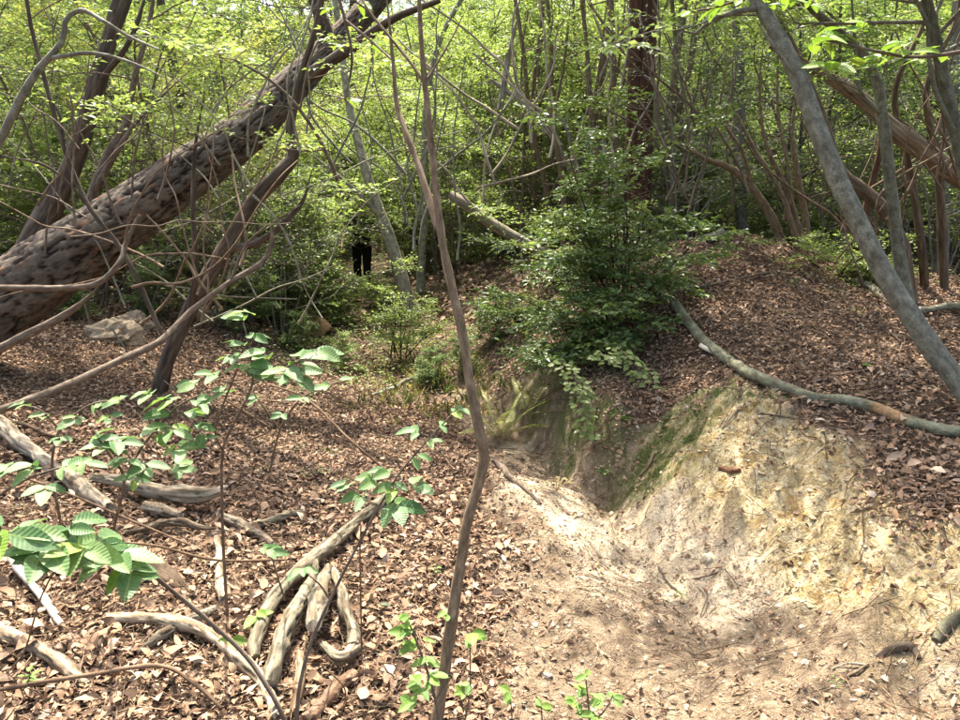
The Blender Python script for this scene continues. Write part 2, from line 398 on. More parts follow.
def leafmat(name, trans=.42, rough=.45, spec=.35, vein=0.0, tmul=(1.2, 1.3, .7)):
    m = NT(name); tint = m.attr("tint").outputs["Color"]; g = m.attr("grain").outputs["Vector"]
    nz = m.noise(g, 7, 2, .5)
    c = m.mix(1.0, tint, m.ramp(nz.outputs[0], [(.3, (.8, .8, .8)), (.7, (1.15, 1.15, 1.1))]), 'MULTIPLY')
    h = None
    if vein:
        oi = m.n("ShaderNodeObjectInfo"); ofs = m.n("ShaderNodeVectorMath", operation='ADD'); m.l(g, ofs.inputs[0]); m.l(m.mix(1.0, oi.outputs["Random"], (31, 17, 7), 'MULTIPLY'), ofs.inputs[1])
        c = m.mix(1.0, c, m.ramp(oi.outputs["Random"], [(0, (.65, .74, .72)), (.5, (.95, .97, 1)), (1, (1.15, 1.08, .95))]), 'MULTIPLY')
        sp_ = m.noise(ofs.outputs[0], 9, 4, .6); c = m.mix(m.ramp(sp_.outputs[0], [(.66, (0, 0, 0)), (.70, (.85, .85, .85))]), c, (.20, .13, .05))
        sp = m.n("ShaderNodeSeparateXYZ"); m.l(g, sp.inputs[0])
        v = m.math('SINE', m.math('MULTIPLY', m.math('SUBTRACT', sp.outputs[0], m.math('MULTIPLY', m.math('ABSOLUTE', sp.outputs[1]), .55)), 62.0))
        h = v
        rib = m.math('LESS_THAN', m.math('ABSOLUTE', sp.outputs[1]), .018)
        c = m.mix(m.math('MULTIPLY', rib, .5), c, (.25, .35, .12))
    p = m.principled(c, rough, spec, h, vein, .002)
    t = m.n("ShaderNodeBsdfTranslucent"); m.l(m.mix(1.0, c, tmul, 'MULTIPLY'), t.inputs[0])
    mx = m.n("ShaderNodeMixShader"); mx.inputs[0].default_value = trans
    m.l(p.outputs[0], mx.inputs[1]); m.l(t.outputs[0], mx.inputs[2])
    m.l(mx.outputs[0], m.out.inputs[0]); return m.m
def ground_mat():
    m = NT("forest_soil"); k = m.attr("tint"); sp = m.n("ShaderNodeSeparateColor"); m.l(k.outputs["Color"], sp.inputs[0])
    clay, moss, och = sp.outputs[0], sp.outputs[1], sp.outputs[2]
    tc = m.n("ShaderNodeTexCoord").outputs["Object"]
    big = m.noise(tc, 3.2, 5, .65); mid = m.noise(tc, 14, 5, .7); fine = m.noise(tc, 90, 4, .75); grit = m.noise(tc, 260, 2, .6)
    humus = m.ramp(mid.outputs[0], [(.3, (.035, .022, .014)), (.55, (.10, .062, .04)), (.8, (.19, .125, .085))])
    path = m.ramp(mid.outputs[0], [(.28, (.33, .245, .16)), (.5, (.57, .455, .31)), (.72, (.74, .63, .465))])
    gs = m.n("ShaderNodeSeparateXYZ"); m.l(m.attr("grain").outputs["Vector"], gs.inputs[0])
    soil = m.ramp(mid.outputs[0], [(.28, (.085, .057, .036)), (.5, (.23, .17, .11)), (.72, (.38, .295, .20))])
    path = m.mix(m.ramp(big.outputs[0], [(.45, (0, 0, 0)), (.65, (.5, .5, .5))]), path, (.52, .44, .29))
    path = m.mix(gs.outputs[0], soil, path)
    ochc = m.ramp(m.noise(tc, 6.5, 6, .7).outputs[0], [(.3, (.20, .135, .06)), (.41, (.46, .32, .135)), (.49, (.62, .52, .33)), (.55, (.36, .27, .13)), (.63, (.58, .46, .25)), (.78, (.70, .64, .50))])
    ochc = m.mix(m.ramp(mid.outputs[0], [(.52, (0, 0, 0)), (.70, (.5, .5, .5))]), ochc, (.27, .20, .09))
    c = m.mix(och, path, ochc)
    mf = m.math('MULTIPLY', moss, m.ramp(m.noise(tc, 9, 5, .7, (1, 1, .5)).outputs[0], [(.36, (0, 0, 0)), (.56, (1, 1, 1))]))
    c = m.mix(mf, c, m.ramp(fine.outputs[0], [(.3, (.035, .045, .012)), (.7, (.14, .17, .045))]))
    humus = m.mix(m.math('MULTIPLY', gs.outputs[1], m.ramp(big.outputs[0], [(.35, (.2, .2, .2)), (.6, (.9, .9, .9))])), humus, (.06, .075, .022))
    c = m.mix(clay, humus, c)
    c = m.mix(.8, c, m.ramp(fine.outputs[0], [(.3, (.5, .48, .46)), (.5, (.95, .95, .95)), (.72, (1.35, 1.33, 1.28))]), 'MULTIPLY')
    c = m.mix(.5, c, m.ramp(grit.outputs[0], [(.35, (.6, .6, .6)), (.65, (1.4, 1.4, 1.4))]), 'MULTIPLY')
    h = m.math('ADD', m.math('MULTIPLY', mid.outputs[0], 1.2), m.math('ADD', m.math('MULTIPLY', fine.outputs[0], .5), m.math('MULTIPLY', grit.outputs[0], .25)))
    return m.done(m.principled(c, .92, .15, h, 1.0, .03))
def simple(name, col, rough=.8, scale=20, var=.35, bump=.3, spec=.3):
    m = NT(name); g = m.attr("grain").outputs["Vector"]; tint = m.attr("tint").outputs["Color"]
    nz = m.noise(g, scale, 5, .65)
    c = m.mix(1.0, m.ramp(nz.outputs[0], [(.3, tuple(x * (1 - var) for x in col)), (.7, tuple(x * (1 + var) for x in col))]), tint, 'MULTIPLY')
    return m.done(m.principled(c, rough, spec, nz.outputs[0], bump, .006))

M_ground = ground_mat()
M_litter = simple("dead_leaf", (1, 1, 1), .85, 9, .3, .2, .1)
M_leaf = leafmat("green_leaf", .48, .45, .35)
M_leaf_gloss = leafmat("glossy_leaf", .25, .42, .4)
M_leaf_big = leafmat("ribbed_leaf", .35, .5, .35, vein=.22)
M_grey = bark("grey_smooth_bark", (.07, .064, .045), (.15, .14, .105), (.25, .24, .19), 26, (1, 1, .6), .45, .004, lichen=(.27, .275, .21))
M_brown = bark("brown_bark", (.03, .022, .016), (.09, .067, .048), (.185, .148, .112), 34, (1, 1, .14), .8, .008)
M_dark = bark("dark_bark", (.015, .010, .007), (.055, .034, .023), (.11, .075, .052), 26, (1, 1, .1), .9, .012)
M_twig = bark("twig_bark", (.06, .042, .028), (.14, .105, .075), (.26, .21, .16), 60, (1, 1, .3), .3, .002)
M_pine = bark("scaly_pine_bark", (.085, .068, .052), (.135, .11, .086), (.21, .185, .15), 30, (1, 1, .5), .6, .006)
M_dead = bark("weathered_wood", (.07, .052, .036), (.25, .215, .17), (.52, .47, .39), 38, (1, 1, .1), .9, .007, lichen=(.17, .16, .12))
M_rock = simple("pale_rock", (.36, .32, .26), .9, 9, .45, .8)
M_peel = simple("peeled_wood", (.60, .53, .42), .7, 14, .25, .4)
M_pebble = simple("pebble_stone", (1, 1, 1), .85, 30, .3, .3)

# ------------------------------------------------------------------ objects
def tag(o, label=None, cat=None, group=None, kind=None):
    if label: o["label"] = label
    if cat: o["category"] = cat
    if group: o["group"] = group
    if kind: o["kind"] = kind
    return o
def root(name, loc, label=None, cat=None, group=None):
    o = bpy.data.objects.new(name, None); COL.objects.link(o); o.location = tuple(loc); o["root"] = 1
    o.empty_display_size = .1
    return tag(o, label, cat, group)
def greens(n, kind='bright'):
    t = rng.random(n)[:, None]; s = rng.normal(0, 1, (n, 1))
    A = {'bright': ((.15, .21, .065), (.26, .305, .115)), 'mid': ((.08, .13, .04), (.15, .20, .07)),
         'dark': ((.022, .05, .014), (.055, .09, .022)), 'pale': ((.16, .22, .09), (.25, .30, .14)), 'yellow': ((.2, .22, .07), (.29, .29, .11)),
         'ever': ((.065, .115, .035), (.175, .235, .07)), 'blue': ((.09, .17, .06), (.15, .23, .08))}[kind]
    c = np.array(A[0])[None] * (1 - t) + np.array(A[1])[None] * t
    return np.clip(c * (1 + .13 * s), .005, 1)

# ---- ground
def axis(lo, a, b, hi, d, g=1.07, dmax=1.6):
    out = list(np.arange(a, b, d)); s = d; x = out[-1]
    while x < hi: s = min(s * g, dmax); x += s; out.append(x)
    s = d; x = a; pre = []
    while x > lo: s = min(s * g, dmax); x -= s; pre.append(x)
    return np.array(pre[::-1] + out)
gx = axis(-75, -2.6, 3.6, 75, .023); gy = axis(-14, 1.9, 6.4, 100, .023)
GX, GY = np.meshgrid(gx, gy); GZ = HG(GX, GY)
cl, mo, oc = masks(GX, GY)
mb = MB(); nx, ny = len(gx), len(gy)
ii = (np.arange(ny - 1)[:, None] * nx + np.arange(nx - 1)[None]).ravel()
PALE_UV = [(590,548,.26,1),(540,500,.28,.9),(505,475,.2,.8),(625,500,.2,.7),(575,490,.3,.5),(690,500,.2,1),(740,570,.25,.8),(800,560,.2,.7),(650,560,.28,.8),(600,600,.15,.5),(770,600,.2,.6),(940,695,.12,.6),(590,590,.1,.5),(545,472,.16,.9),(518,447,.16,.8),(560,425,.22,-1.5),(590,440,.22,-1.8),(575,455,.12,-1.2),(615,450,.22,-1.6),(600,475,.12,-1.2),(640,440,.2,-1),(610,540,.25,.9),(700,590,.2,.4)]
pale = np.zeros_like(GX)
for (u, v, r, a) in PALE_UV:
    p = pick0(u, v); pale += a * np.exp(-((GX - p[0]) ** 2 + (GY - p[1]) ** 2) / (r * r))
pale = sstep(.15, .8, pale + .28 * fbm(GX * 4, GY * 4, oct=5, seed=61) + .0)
fargreen = sstep(9, 17, np.hypot(GX, GY))
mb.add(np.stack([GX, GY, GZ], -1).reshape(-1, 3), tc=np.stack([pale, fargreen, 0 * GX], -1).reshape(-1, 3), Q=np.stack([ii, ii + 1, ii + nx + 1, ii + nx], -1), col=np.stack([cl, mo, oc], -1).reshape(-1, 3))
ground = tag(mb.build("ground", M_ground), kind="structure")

# ---- dead leaves on the ground
def litter_colors(n):
    pal = np.array([(.29, .19, .12), (.225, .14, .088), (.155, .096, .06), (.345, .245, .17), (.44, .35, .26), (.24, .16, .108), (.085, .054, .036), (.30, .18, .105)])
    w = np.array([.23, .22, .15, .14, .03, .13, .06, .04])
    c = pal[rng.choice(len(pal), n, p=w / w.sum())]
    return np.clip(c * rng.normal(1, .14, (n, 1)), .02, .8)
def scatter(n, ylo, yhi, pow_=1.0, marg=1.12):
    y = (ylo ** pow_ + (yhi ** pow_ - ylo ** pow_) * rng.random(n)) ** (1 / pow_)
    x = (rng.random(n) * 2 - 1) * (480 / FPX) * y * marg * 1.02 + 0
    return x, y
def litter(name, n, ylo, yhi, smin, smax, eight=True, keep_clay=.03, lift=.03, big=False):
    x, y = scatter(n, ylo, yhi)
    c, m_, o = masks(x, y)
    dens = .55 + .45 * sstep(-.5, .3, fbm(x * 1.3, y * 1.3, oct=3, seed=77))
    pathd = sstep(.15, .9, np.abs(x - np.interp(y, [6.8, 8.7, 10, 14.2, 20], [-.2, -.95, -1.25, -2.2, -3.0]))) + (y < 6.8)
    sd = sdist(CLAY, x, y) + .13 * fbm(x * 3.5, y * 3.5, oct=4, seed=88) + rng.normal(0, .035, n)
    inside = 1 - sstep(-.10, .07, sd)
    k = rng.random(n) < (inside * np.minimum(keep_clay * (1 + 2 * np.exp(sd / .25 * (sd < 0))), .5) + (1 - inside) * dens) * np.clip(pathd, .3, 1)
    x, y = x[k], y[k]; n = len(x); z = HG(x, y); N = gnormal(x, y)
    az = rng.random(n) * 2 * math.pi
    D = np.stack([np.cos(az), np.sin(az), np.zeros(n)], -1)
    N2 = norm(N + rng.normal(0, .38, (n, 3))); D = norm(D - N2 * (D * N2).sum(1, keepdims=True))
    P = np.stack([x, y, z + .002 + rng.random(n) ** 2 * lift], -1)
    L = rng.uniform(smin, smax, n); W = L * rng.uniform(.3, .62, n)
    P = P - D * L[:, None] * .5
    b = MB(); colr = litter_colors(n)
    if big: leaves16(b, P, D, N2, L, W * .95, colr, rng.normal(.02, .10, n), rng.normal(.3, .3, n))
    elif eight: leaves8(b, P, D, N2, L, W, colr, rng.normal(.04, .16, n), rng.normal(.25, .55, n))
    else: leaves4(b, P, D, N2, L, W, colr, rng.normal(.0, .2, (n, 1)))
    return tag(b.build(name, M_litter, smooth=big), kind="stuff")
litter("leaf_litter", 52000, 1.7, 4.8, .010, .040, keep_clay=.10, lift=.02)
litter("leaf_litter", 13000, 1.7, 4.8, .028, .064, keep_clay=.0, lift=.035, big=True)
litter("leaf_litter", 1100, 1.7, 4.2, .055, .09, keep_clay=.0, lift=.06, big=True)
litter("leaf_litter", 56000, 4.4, 6.6, .014, .045, lift=.025)
litter("leaf_litter", 60000, 6.4, 9.4, .02, .055, lift=.03, eight=False)
litter("leaf_litter", 60000, 8.5, 26, .06, .14, eight=False, lift=.07)

# the same litter beyond both sides of the view
def side_litter(n):
    y = rng.uniform(-2, 16, n); sg = np.where(rng.random(n) < .5, -1, 1); e = np.maximum(y, .2) * .70
    x = sg * (e + rng.random(n) ** 1.3 * 4.5); c = sdist(CLAY, x, y); k = (c > .05) | (rng.random(n) < .1); x, y = x[k], y[k]; n = len(x)
    N = gnormal(x, y); az = rng.random(n) * 6.283; D = np.stack([np.cos(az), np.sin(az), 0 * az], -1)
    N2 = norm(N + rng.normal(0, .35, (n, 3))); D = norm(D - N2 * (D * N2).sum(1, keepdims=True)); L = rng.uniform(.035, .09, n)
    b = MB(); leaves4(b, np.stack([x, y, HG(x, y) + .003 + rng.random(n) ** 2 * .03], -1), D, N2, L, L * rng.uniform(.35, .6, n), litter_colors(n), rng.normal(0, .2, (n, 1)))
    return tag(b.build("leaf_litter", M_litter, smooth=False), kind="stuff")
side_litter(42000)
# clods of the crumbling bank
def clods(n):
    t_ = (1 + 5 ** .5) / 2
    base = norm(np.array([(-1, t_, 0), (1, t_, 0), (-1, -t_, 0), (1, -t_, 0), (0, -1, t_), (0, 1, t_), (0, -1, -t_), (0, 1, -t_), (t_, 0, -1), (t_, 0, 1), (-t_, 0, -1), (-t_, 0, 1)], float))
    F = np.array([(0, 11, 5), (0, 5, 1), (0, 1, 7), (0, 7, 10), (0, 10, 11), (1, 5, 9), (5, 11, 4), (11, 10, 2), (10, 7, 6), (7, 1, 8), (3, 9, 4), (3, 4, 2), (3, 2, 6), (3, 6, 8), (3, 8, 9), (4, 9, 5), (2, 4, 11), (6, 2, 10), (8, 6, 7), (9, 8, 1)])
    x, y = scatter(n * 8, 1.9, 5.2, 1.2); c, m_, o = masks(x, y)
    k = (c > .5) & (rng.random(len(x)) < (.04 + o * .9 * sstep(-.3, .5, fbm(x * 2.5, y * 2.5, oct=3, seed=93)))); x, y, o = x[k][:n], y[k][:n], o[k][:n]; n = len(x)
    z = HG(x, y); s = .003 + .015 * rng.random(n) ** 3.5
    V = base[None] * rng.uniform(.65, 1.3, (n, 12, 1)) * s[:, None, None] * rng.uniform(.7, 1.3, (n, 1, 3)); V[..., 2] *= .55
    V += np.stack([x, y, z + s * .05], -1)[:, None]; k = np.arange(n)[:, None] * 12
    pal = np.array([(.46, .37, .23), (.40, .29, .14), (.50, .43, .30), (.30, .25, .13), (.38, .29, .19), (.50, .36, .16)])
    b = MB(); b.add(V.reshape(-1, 3), T=np.concatenate([k + f for f in F]), col=np.repeat(np.clip(pal[rng.integers(0, 6, n)] * rng.normal(1, .1, (n, 1)), .05, .8), 12, 0)); return tag(b.build("clods", M_pebble, smooth=False), kind="stuff")
clods(1900)
# crumbled bits and twigs on the path
def gravel(n):
    x, y = scatter(n * 3, 1.9, 5.2, 1.4); c, m_, o = masks(x, y)
    d = sstep(-.25, .55, fbm(x * 1.6, y * 1.6, oct=3, seed=91))
    k = (c > .3) & (rng.random(len(x)) < (.15 + d) * (1 - .5 * o)); x, y = x[k][:n], y[k][:n]; n = len(x)
    z = HG(x, y); s = .0022 + .0055 * rng.random(n) ** 3.0
    base = np.array([(1, 0, 0), (-1, 0, 0), (0, 1, 0), (0, -1, 0), (0, 0, 1), (0, 0, -1)], float)
    V = base[None] * rng.uniform(.55, 1.3, (n, 6, 1)) * s[:, None, None] * np.array([1, 1, .7]) + rng.normal(0, .2, (n, 6, 3)) * s[:, None, None]
    V += np.stack([x, y, z + s * .3], -1)[:, None]
    k = np.arange(n)[:, None] * 6
    T = np.concatenate([k + np.array(t) for t in ((0, 2, 4), (2, 1, 4), (1, 3, 4), (3, 0, 4), (2, 0, 5), (1, 2, 5), (3, 1, 5), (0, 3, 5))])
    pal = np.array([(.42, .34, .25), (.34, .26, .18), (.20, .145, .10), (.48, .42, .33), (.28, .18, .10), (.13, .09, .06), (.40, .31, .20)])
    colr = pal[rng.integers(0, 7, n)] * rng.normal(1, .12, (n, 1))
    b = MB(); b.add(V.reshape(-1, 3), T=T, col=np.repeat(np.clip(colr, .05, .85), 6, 0)); return tag(b.build("gravel", M_pebble, smooth=False), kind="stuff")
gravel(36000)
def twig_bits(n, ylo, yhi, lmin, lmax, r, keep=.35):
    x, y = scatter(n, ylo, yhi); c, _, _ = masks(x, y); k = rng.random(n) < np.where(c > .5, keep, 1); x, y = x[k], y[k]; n = len(x)
    L = rng.uniform(lmin, lmax, n); az = rng.random(n) * math.pi * 2; rr = r * rng.uniform(.5, 1.4, n)
    ts = np.array([-.5, 0, .5]); cur = rng.normal(0, .12, n)
    px = x[:, None] + np.cos(az)[:, None] * L[:, None] * ts - np.sin(az)[:, None] * (cur * L)[:, None] * (ts == 0)
    py = y[:, None] + np.sin(az)[:, None] * L[:, None] * ts + np.cos(az)[:, None] * (cur * L)[:, None] * (ts == 0)
    pz = HG(px, py) + .004 + rng.random((n, 1)) * .03 + rr[:, None]
    P = np.stack([px, py, pz], -1)
    side = np.stack([-np.sin(az), np.cos(az), np.zeros(n)], -1); up = np.array([0, 0, 1.0])
    ring = [side * rr[:, None], (-side * .5 + up * .87) * rr[:, None], (-side * .5 - up * .87) * rr[:, None]]
    V = np.stack([P[:, i] + ring[j] * (1 - .3 * i / 2) for i in range(3) for j in range(3)], 1)
    k = np.arange(n)[:, None] * 9
    Q = np.concatenate([k + np.array([i * 3 + j, i * 3 + (j + 1) % 3, i * 3 + 3 + (j + 1) % 3, i * 3 + 3 + j]) for i in range(2) for j in range(3)])
    pal = np.array([(.9, .8, .7), (1.5, 1.4, 1.25), (.5, .42, .36), (2.0, 1.9, 1.7)])
    b = MB(); b.add(V.reshape(-1, 3), Q=Q, col=np.repeat(pal[rng.integers(0, 4, n)], 9, 0)); return tag(b.build("twig_debris", M_twig), kind="stuff")
twig_bits(9000, 1.8, 5.5, .03, .2, .0016)
twig_bits(3500, 5, 11, .08, .4, .003)

# ------------------------------------------------------------------ trees
class Grower:
    def __init__(s, seed): s.r = random.Random(seed); s.w = MB(); s.LP = []; s.LD = []; s.seed = seed
    def rv(s, a): return np.array([s.r.gauss(0, a) for _ in range(3)])
    def limb(s, p, d, L, r0, r1, n=7, wander=.12, up=.0, seg=6, rough=.12):
        P = [np.array(p, float)]; d = norm(np.array(d, float))
        for i in range(n - 1):
            d = norm(d + s.rv(wander) + np.array([0, 0, up])); P.append(P[-1] + d * L / (n - 1))
        P = np.array(P); Rr = np.linspace(r0, r1, n)
        tube(s.w, P, Rr, seg, rough if seg > 4 else 0, 3, seed=s.seed % 50, caps=(False, seg > 4)); return P, Rr
    def twig(s, p, d, L, r0, nl, lw=.02, wander=.16, up=-.01):
        P, _ = s.limb(p, d, L, r0, r0 * .4, 4, wander, up, 3)
        dd = norm(P[-1] - P[0]); sd = norm(np.cross(dd, [0, 0, 1.0]))
        for k in range(nl):
            t = (k + .5 + s.r.uniform(-.3, .3)) / nl * 3; i = min(int(t), 2); q = P[i] + (P[i + 1] - P[i]) * (t - i)
            sg = 1 if k % 2 else -1
            s.LP.append(q); s.LD.append(norm(dd * .6 + sd * sg * .9 + s.rv(.25)))
            if nl > 8: s.LP.append(q + s.rv(.02)); s.LD.append(norm(dd * .9 - sd * sg * .5 + s.rv(.3)))
        s.LP.append(P[-1]); s.LD.append(dd)
    def spray(s, p, d, L, r0, nsub=6, ntw=3, nl=7, up=.02, twl=.3):
        """flat branch: side shoots with twigs"""
        P, Rr = s.limb(p, d, L, r0, r0 * .3, 7, .13, up, 5)
        dd = norm(P[-1] - P[0]); sd = norm(np.cross(dd, [0, 0, 1.0]) + 1e-6)
        for k in range(nsub):
            t = .22 + .75 * (k + s.r.random()) / nsub; f = t * 6; i = min(int(f), 5); q = P[i] + (P[i + 1] - P[i]) * (f - i)
            sg = 1 if k % 2 else -1
            d2 = norm(dd * .75 + sd * sg * s.r.uniform(.5, 1.1) + np.array([0, 0, s.r.uniform(-.12, .3)]))
            L2 = L * s.r.uniform(.28, .5) * (1.15 - t * .6)
            P2, _ = s.limb(q, d2, L2, r0 * .4, r0 * .2, 5, .16, 0, 3); sd2 = norm(np.cross(d2, [0, 0, 1.0]) + 1e-6)
            for j in range(ntw):
                f2 = (.25 + .75 * (j + s.r.random()) / ntw) * 4; i2 = min(int(f2), 3); q2 = P2[i2] + (P2[i2 + 1] - P2[i2]) * (f2 - i2)
                s.twig(q2, norm(d2 * .7 + sd2 * (1 if j % 2 else -1) * .8 + s.rv(.18)), twl * s.r.uniform(.6, 1.3), r0 * .15 + .0008, nl)
            s.twig(P2[-1], d2, twl * .9, r0 * .15 + .0008, nl)
    def crown(s, size, aspect=.5, kind='bright', flat=.45, sizevar=.25, droop=.15, seed=0):
        P = np.array(s.LP); D = np.array(s.LD); n = len(P)
        N = norm(np.array([0, 0, 1.0])[None] + rng.normal(0, flat, (n, 3)))
        L = size * np.clip(rng.normal(1, sizevar, n), .4, 1.7); b = MB()
        leaves4(b, P, D, N, L, L * aspect, greens(n, kind), droop); return b

def understory(seed, h=4.5, r=.035, stems=3, nb=9, bl=1.6, start=.14, size=.05, kind='bright', fan=.35, nsub=7, ntw=3, nl=9, twl=.32, aspect=.55):
    """thin many-stemmed small tree with layered branches"""
    g = Grower(seed)
    for k in range(stems):
        az = k * 2.4 + g.r.random(); f = fan * g.r.uniform(.3, 1.2)
        hh = h * g.r.uniform(.7, 1.05); rr = r * g.r.uniform(.6, 1.1)
        P, Rr = g.limb((g.r.gauss(0, .08), g.r.gauss(0, .08), -.15), (math.cos(az) * f, math.sin(az) * f, 1), hh, rr, rr * .3, 10, .09, .02, 6)
        for j in range(nb):
            t = start + (1 - start) * (j + g.r.random()) / nb; q = P[min(int(t * 9), 8)] + (P[min(int(t * 9) + 1, 9)] - P[min(int(t * 9), 8)]) * (t * 9 % 1)
            a2 = g.r.random() * 6.28; e = g.r.uniform(.05, .6)
            g.spray(q, (math.cos(a2), math.sin(a2), e), bl * g.r.uniform(.5, 1.1) * (1.15 - .5 * t), rr * .45 * (1.1 - .6 * t) + .002, nsub, ntw, nl, .01, twl)
    return g, g.crown(size, aspect, kind)
def tall(seed, h=11, r=.12, nb=22, bl=2.8, start=.35, size=.06, kind='mid', lean=.1, nl=7, nsub=7):
    g = Grower(seed); az = g.r.random() * 6.28
    P, Rr = g.limb((0, 0, -.3), (math.cos(az) * lean, math.sin(az) * lean, 1), h, r, r * .25, 14, .05, .02, 10)
    for j in range(nb):
        t = start + (.98 - start) * (j + g.r.random()) / nb; i = min(int(t * 13), 12); q = P[i] + (P[i + 1] - P[i]) * (t * 13 - i)
        a2 = j * 2.4 + g.r.random(); g.spray(q, (math.cos(a2), math.sin(a2), g.r.uniform(.1, .8)), bl * g.r.uniform(.6, 1.1) * (1.2 - .6 * t), r * .3 * (1.15 - .8 * t) + .004, nsub, 4, nl, .01, .42)
    return g, g.crown(size, .55, kind, .5)
TPL = {}
def template(key, g, crown, mt, ml, name):
    TPL[key] = (g.w.mesh("trunk", mt), crown.mesh("crown", ml), name)
for k in range(3): template(f"u{k}", *understory(100 + k, h=4.4 + .5 * k, stems=3 + k % 2), M_twig, M_leaf, "small_tree")
template("u3", *understory(110, h=5.5, stems=2, nb=9, kind='pale', size=.05), M_grey, M_leaf, "small_tree")
template("u4", *understory(111, h=4.6, stems=4, nb=6, kind='mid', size=.042), M_brown, M_leaf, "small_tree")
template("u5", *understory(112, h=5.2, stems=3, nb=8, kind='yellow', size=.04), M_twig, M_leaf, "small_tree")
template("s0", *understory(120, h=1.5, r=.012, stems=5, nb=5, bl=.6, start=.1, size=.04, kind='bright', twl=.16, nsub=5), M_twig, M_leaf, "shrub")
template("s1", *understory(121, h=1.2, r=.010, stems=6, nb=5, bl=.55, start=.1, size=.035, kind='mid', twl=.15, nsub=5), M_twig, M_leaf, "shrub")
template("s2", *understory(122, h=1.9, r=.014, stems=5, nb=6, bl=.7, start=.12, size=.045, kind='pale', twl=.18, nsub=5), M_twig, M_leaf, "shrub")
template("b0", *understory(160, h=3.2, r=.016, stems=5, nb=6, bl=1.1, start=.15, size=.035, kind='pale', twl=.22, nsub=5, nl=1, fan=.5), M_grey, M_leaf, "bare_shrub")
template("b1", *understory(161, h=2.6, r=.013, stems=6, nb=5, bl=.9, start=.15, size=.035, kind='bright', twl=.2, nsub=5, nl=1, fan=.6), M_twig, M_leaf, "bare_shrub")
template("d0", *understory(130, h=3.4, r=.03, stems=5, nb=9, bl=1.2, start=.08, size=.055, kind='dark', twl=.22), M_dark, M_leaf_gloss, "evergreen_shrub")
template("t0", *tall(140), M_grey, M_leaf, "tree")
template("t1", *tall(141, h=12, r=.15, kind='bright'), M_brown, M_leaf, "tree")
template("t2", *tall(142, h=10, r=.10, lean=.3, kind='mid'), M_grey, M_leaf, "tree")
template("t3", *tall(143, h=13, r=.17, kind='dark', size=.07), M_dark, M_leaf, "tree")
template("c0", *tall(150, h=10, r=.11, nb=20, bl=2.6, start=.48, size=.06, kind='bright', nl=9), M_grey, M_leaf, "tree")
template("c1", *tall(151, h=11, r=.13, nb=22, bl=2.9, start=.45, size=.06, kind='mid', nl=9), M_brown, M_leaf, "tree")
def put(key, x, y, rz=None, sc=1.0, label=None, cat="tree", group=None, z=None):
    tm, cm, nm = TPL[key]
    zz = float(HG(np.array([x]), np.array([y]))[0]) if z is None else z
    o = root(nm, (x, y, zz), label, cat, group); o.rotation_euler = (0, 0, random.random() * 6.28 if rz is None else rz); o.scale = (sc, sc, sc * random.uniform(.92, 1.08))
    a = bpy.data.objects.new("trunk", tm); COL.objects.link(a); a.parent = o
    b = bpy.data.objects.new("crown", cm); COL.objects.link(b); b.parent = o
    return o
def on_path(x, y, w=.9):
    return abs(x - np.interp(y, [0, 5, 6.8, 8.7, 10, 14.2, 20], [.4, .5, -.2, -.95, -1.25, -2.2, -3.0])) < w
def clearview(x, y): # open strip along the path to the walker
    return abs(x / max(y, .1) + 2.25 / 14.2) * y < .9 and y < 16
taken = []
def sow(n, keys, ylo, yhi, xr, gap, label, cat, group, scl=(.8, 1.2), test=None):
    c = 0; t = 0
    while c < n and t < n * 40:
        t += 1; y = math.sqrt(random.uniform(ylo ** 2, yhi ** 2)); x = random.uniform(xr[0], xr[1]) * y
        if on_path(x, y) or clearview(x, y): continue
        if test and not test(x, y): continue
        if any((x - a) ** 2 + (y - b) ** 2 < gap * gap for a, b in taken): continue
        taken.append((x, y)); put(random.choice(keys), x, y, None, random.uniform(*scl), label, cat, group); c += 1
LOOK = {"u0": "three-stemmed bright green small tree", "u1": "four-stemmed bright green small tree", "u2": "tallish thin-stemmed tree with bright leaves", "u3": "pale-leaved tree on two grey stems",
        "u4": "brown-stemmed small tree with mid-green leaves", "u5": "yellow-green small tree on three thin stems", "d0": "dark glossy evergreen thicket shrub", "b0": "sparse grey twiggy bush", "b1": "sparse brown twiggy bush", "s0": "low bright shrub", "s1": "low small-leaved green shrub",
        "s2": "knee-high pale green shrub", "t0": "tall grey-barked tree", "t1": "tall brown-barked tree with bright leaves", "t2": "tall tilted grey tree", "t3": "tall dark-leaved tree", "c0": "tall grey tree with a high crown", "c1": "tall brown tree with a high crown"}
SECT = [(-60, "by the left edge"), (90, "behind the foot of the leaning pine"), (200, "behind the middle of the leaning pine"), (300, "behind the top of the leaning pine"), (360, "left of the walker"), (430, "behind the pale thin trunk"),
        (520, "behind the sapling's fork"), (610, "behind the littered slope"), (680, "beside the dark reddish trunk"), (760, "between reddish trunk and stem clump"), (850, "behind the stem clump"), (960, "behind the two grey trunks"), (9999, "by the right edge")]
def say(key, x, y):
    u = 480 + FPX * x / (y * .99); sec = next(t for e, t in SECT if u < e)
    dep = "close" if y < 12 else ("farther" if y < 18 else ("well back" if y < 27 else "deep in the woods"))
    lb = f"{LOOK[key]}, {dep}, {sec}"
    if len(lb.replace("-", " ").split()) > 15: lb = lb.replace(" small tree", " tree").replace("deep in the woods", "far").replace("the middle of the", "mid").replace("the foot of the", "the foot of")
    return lb
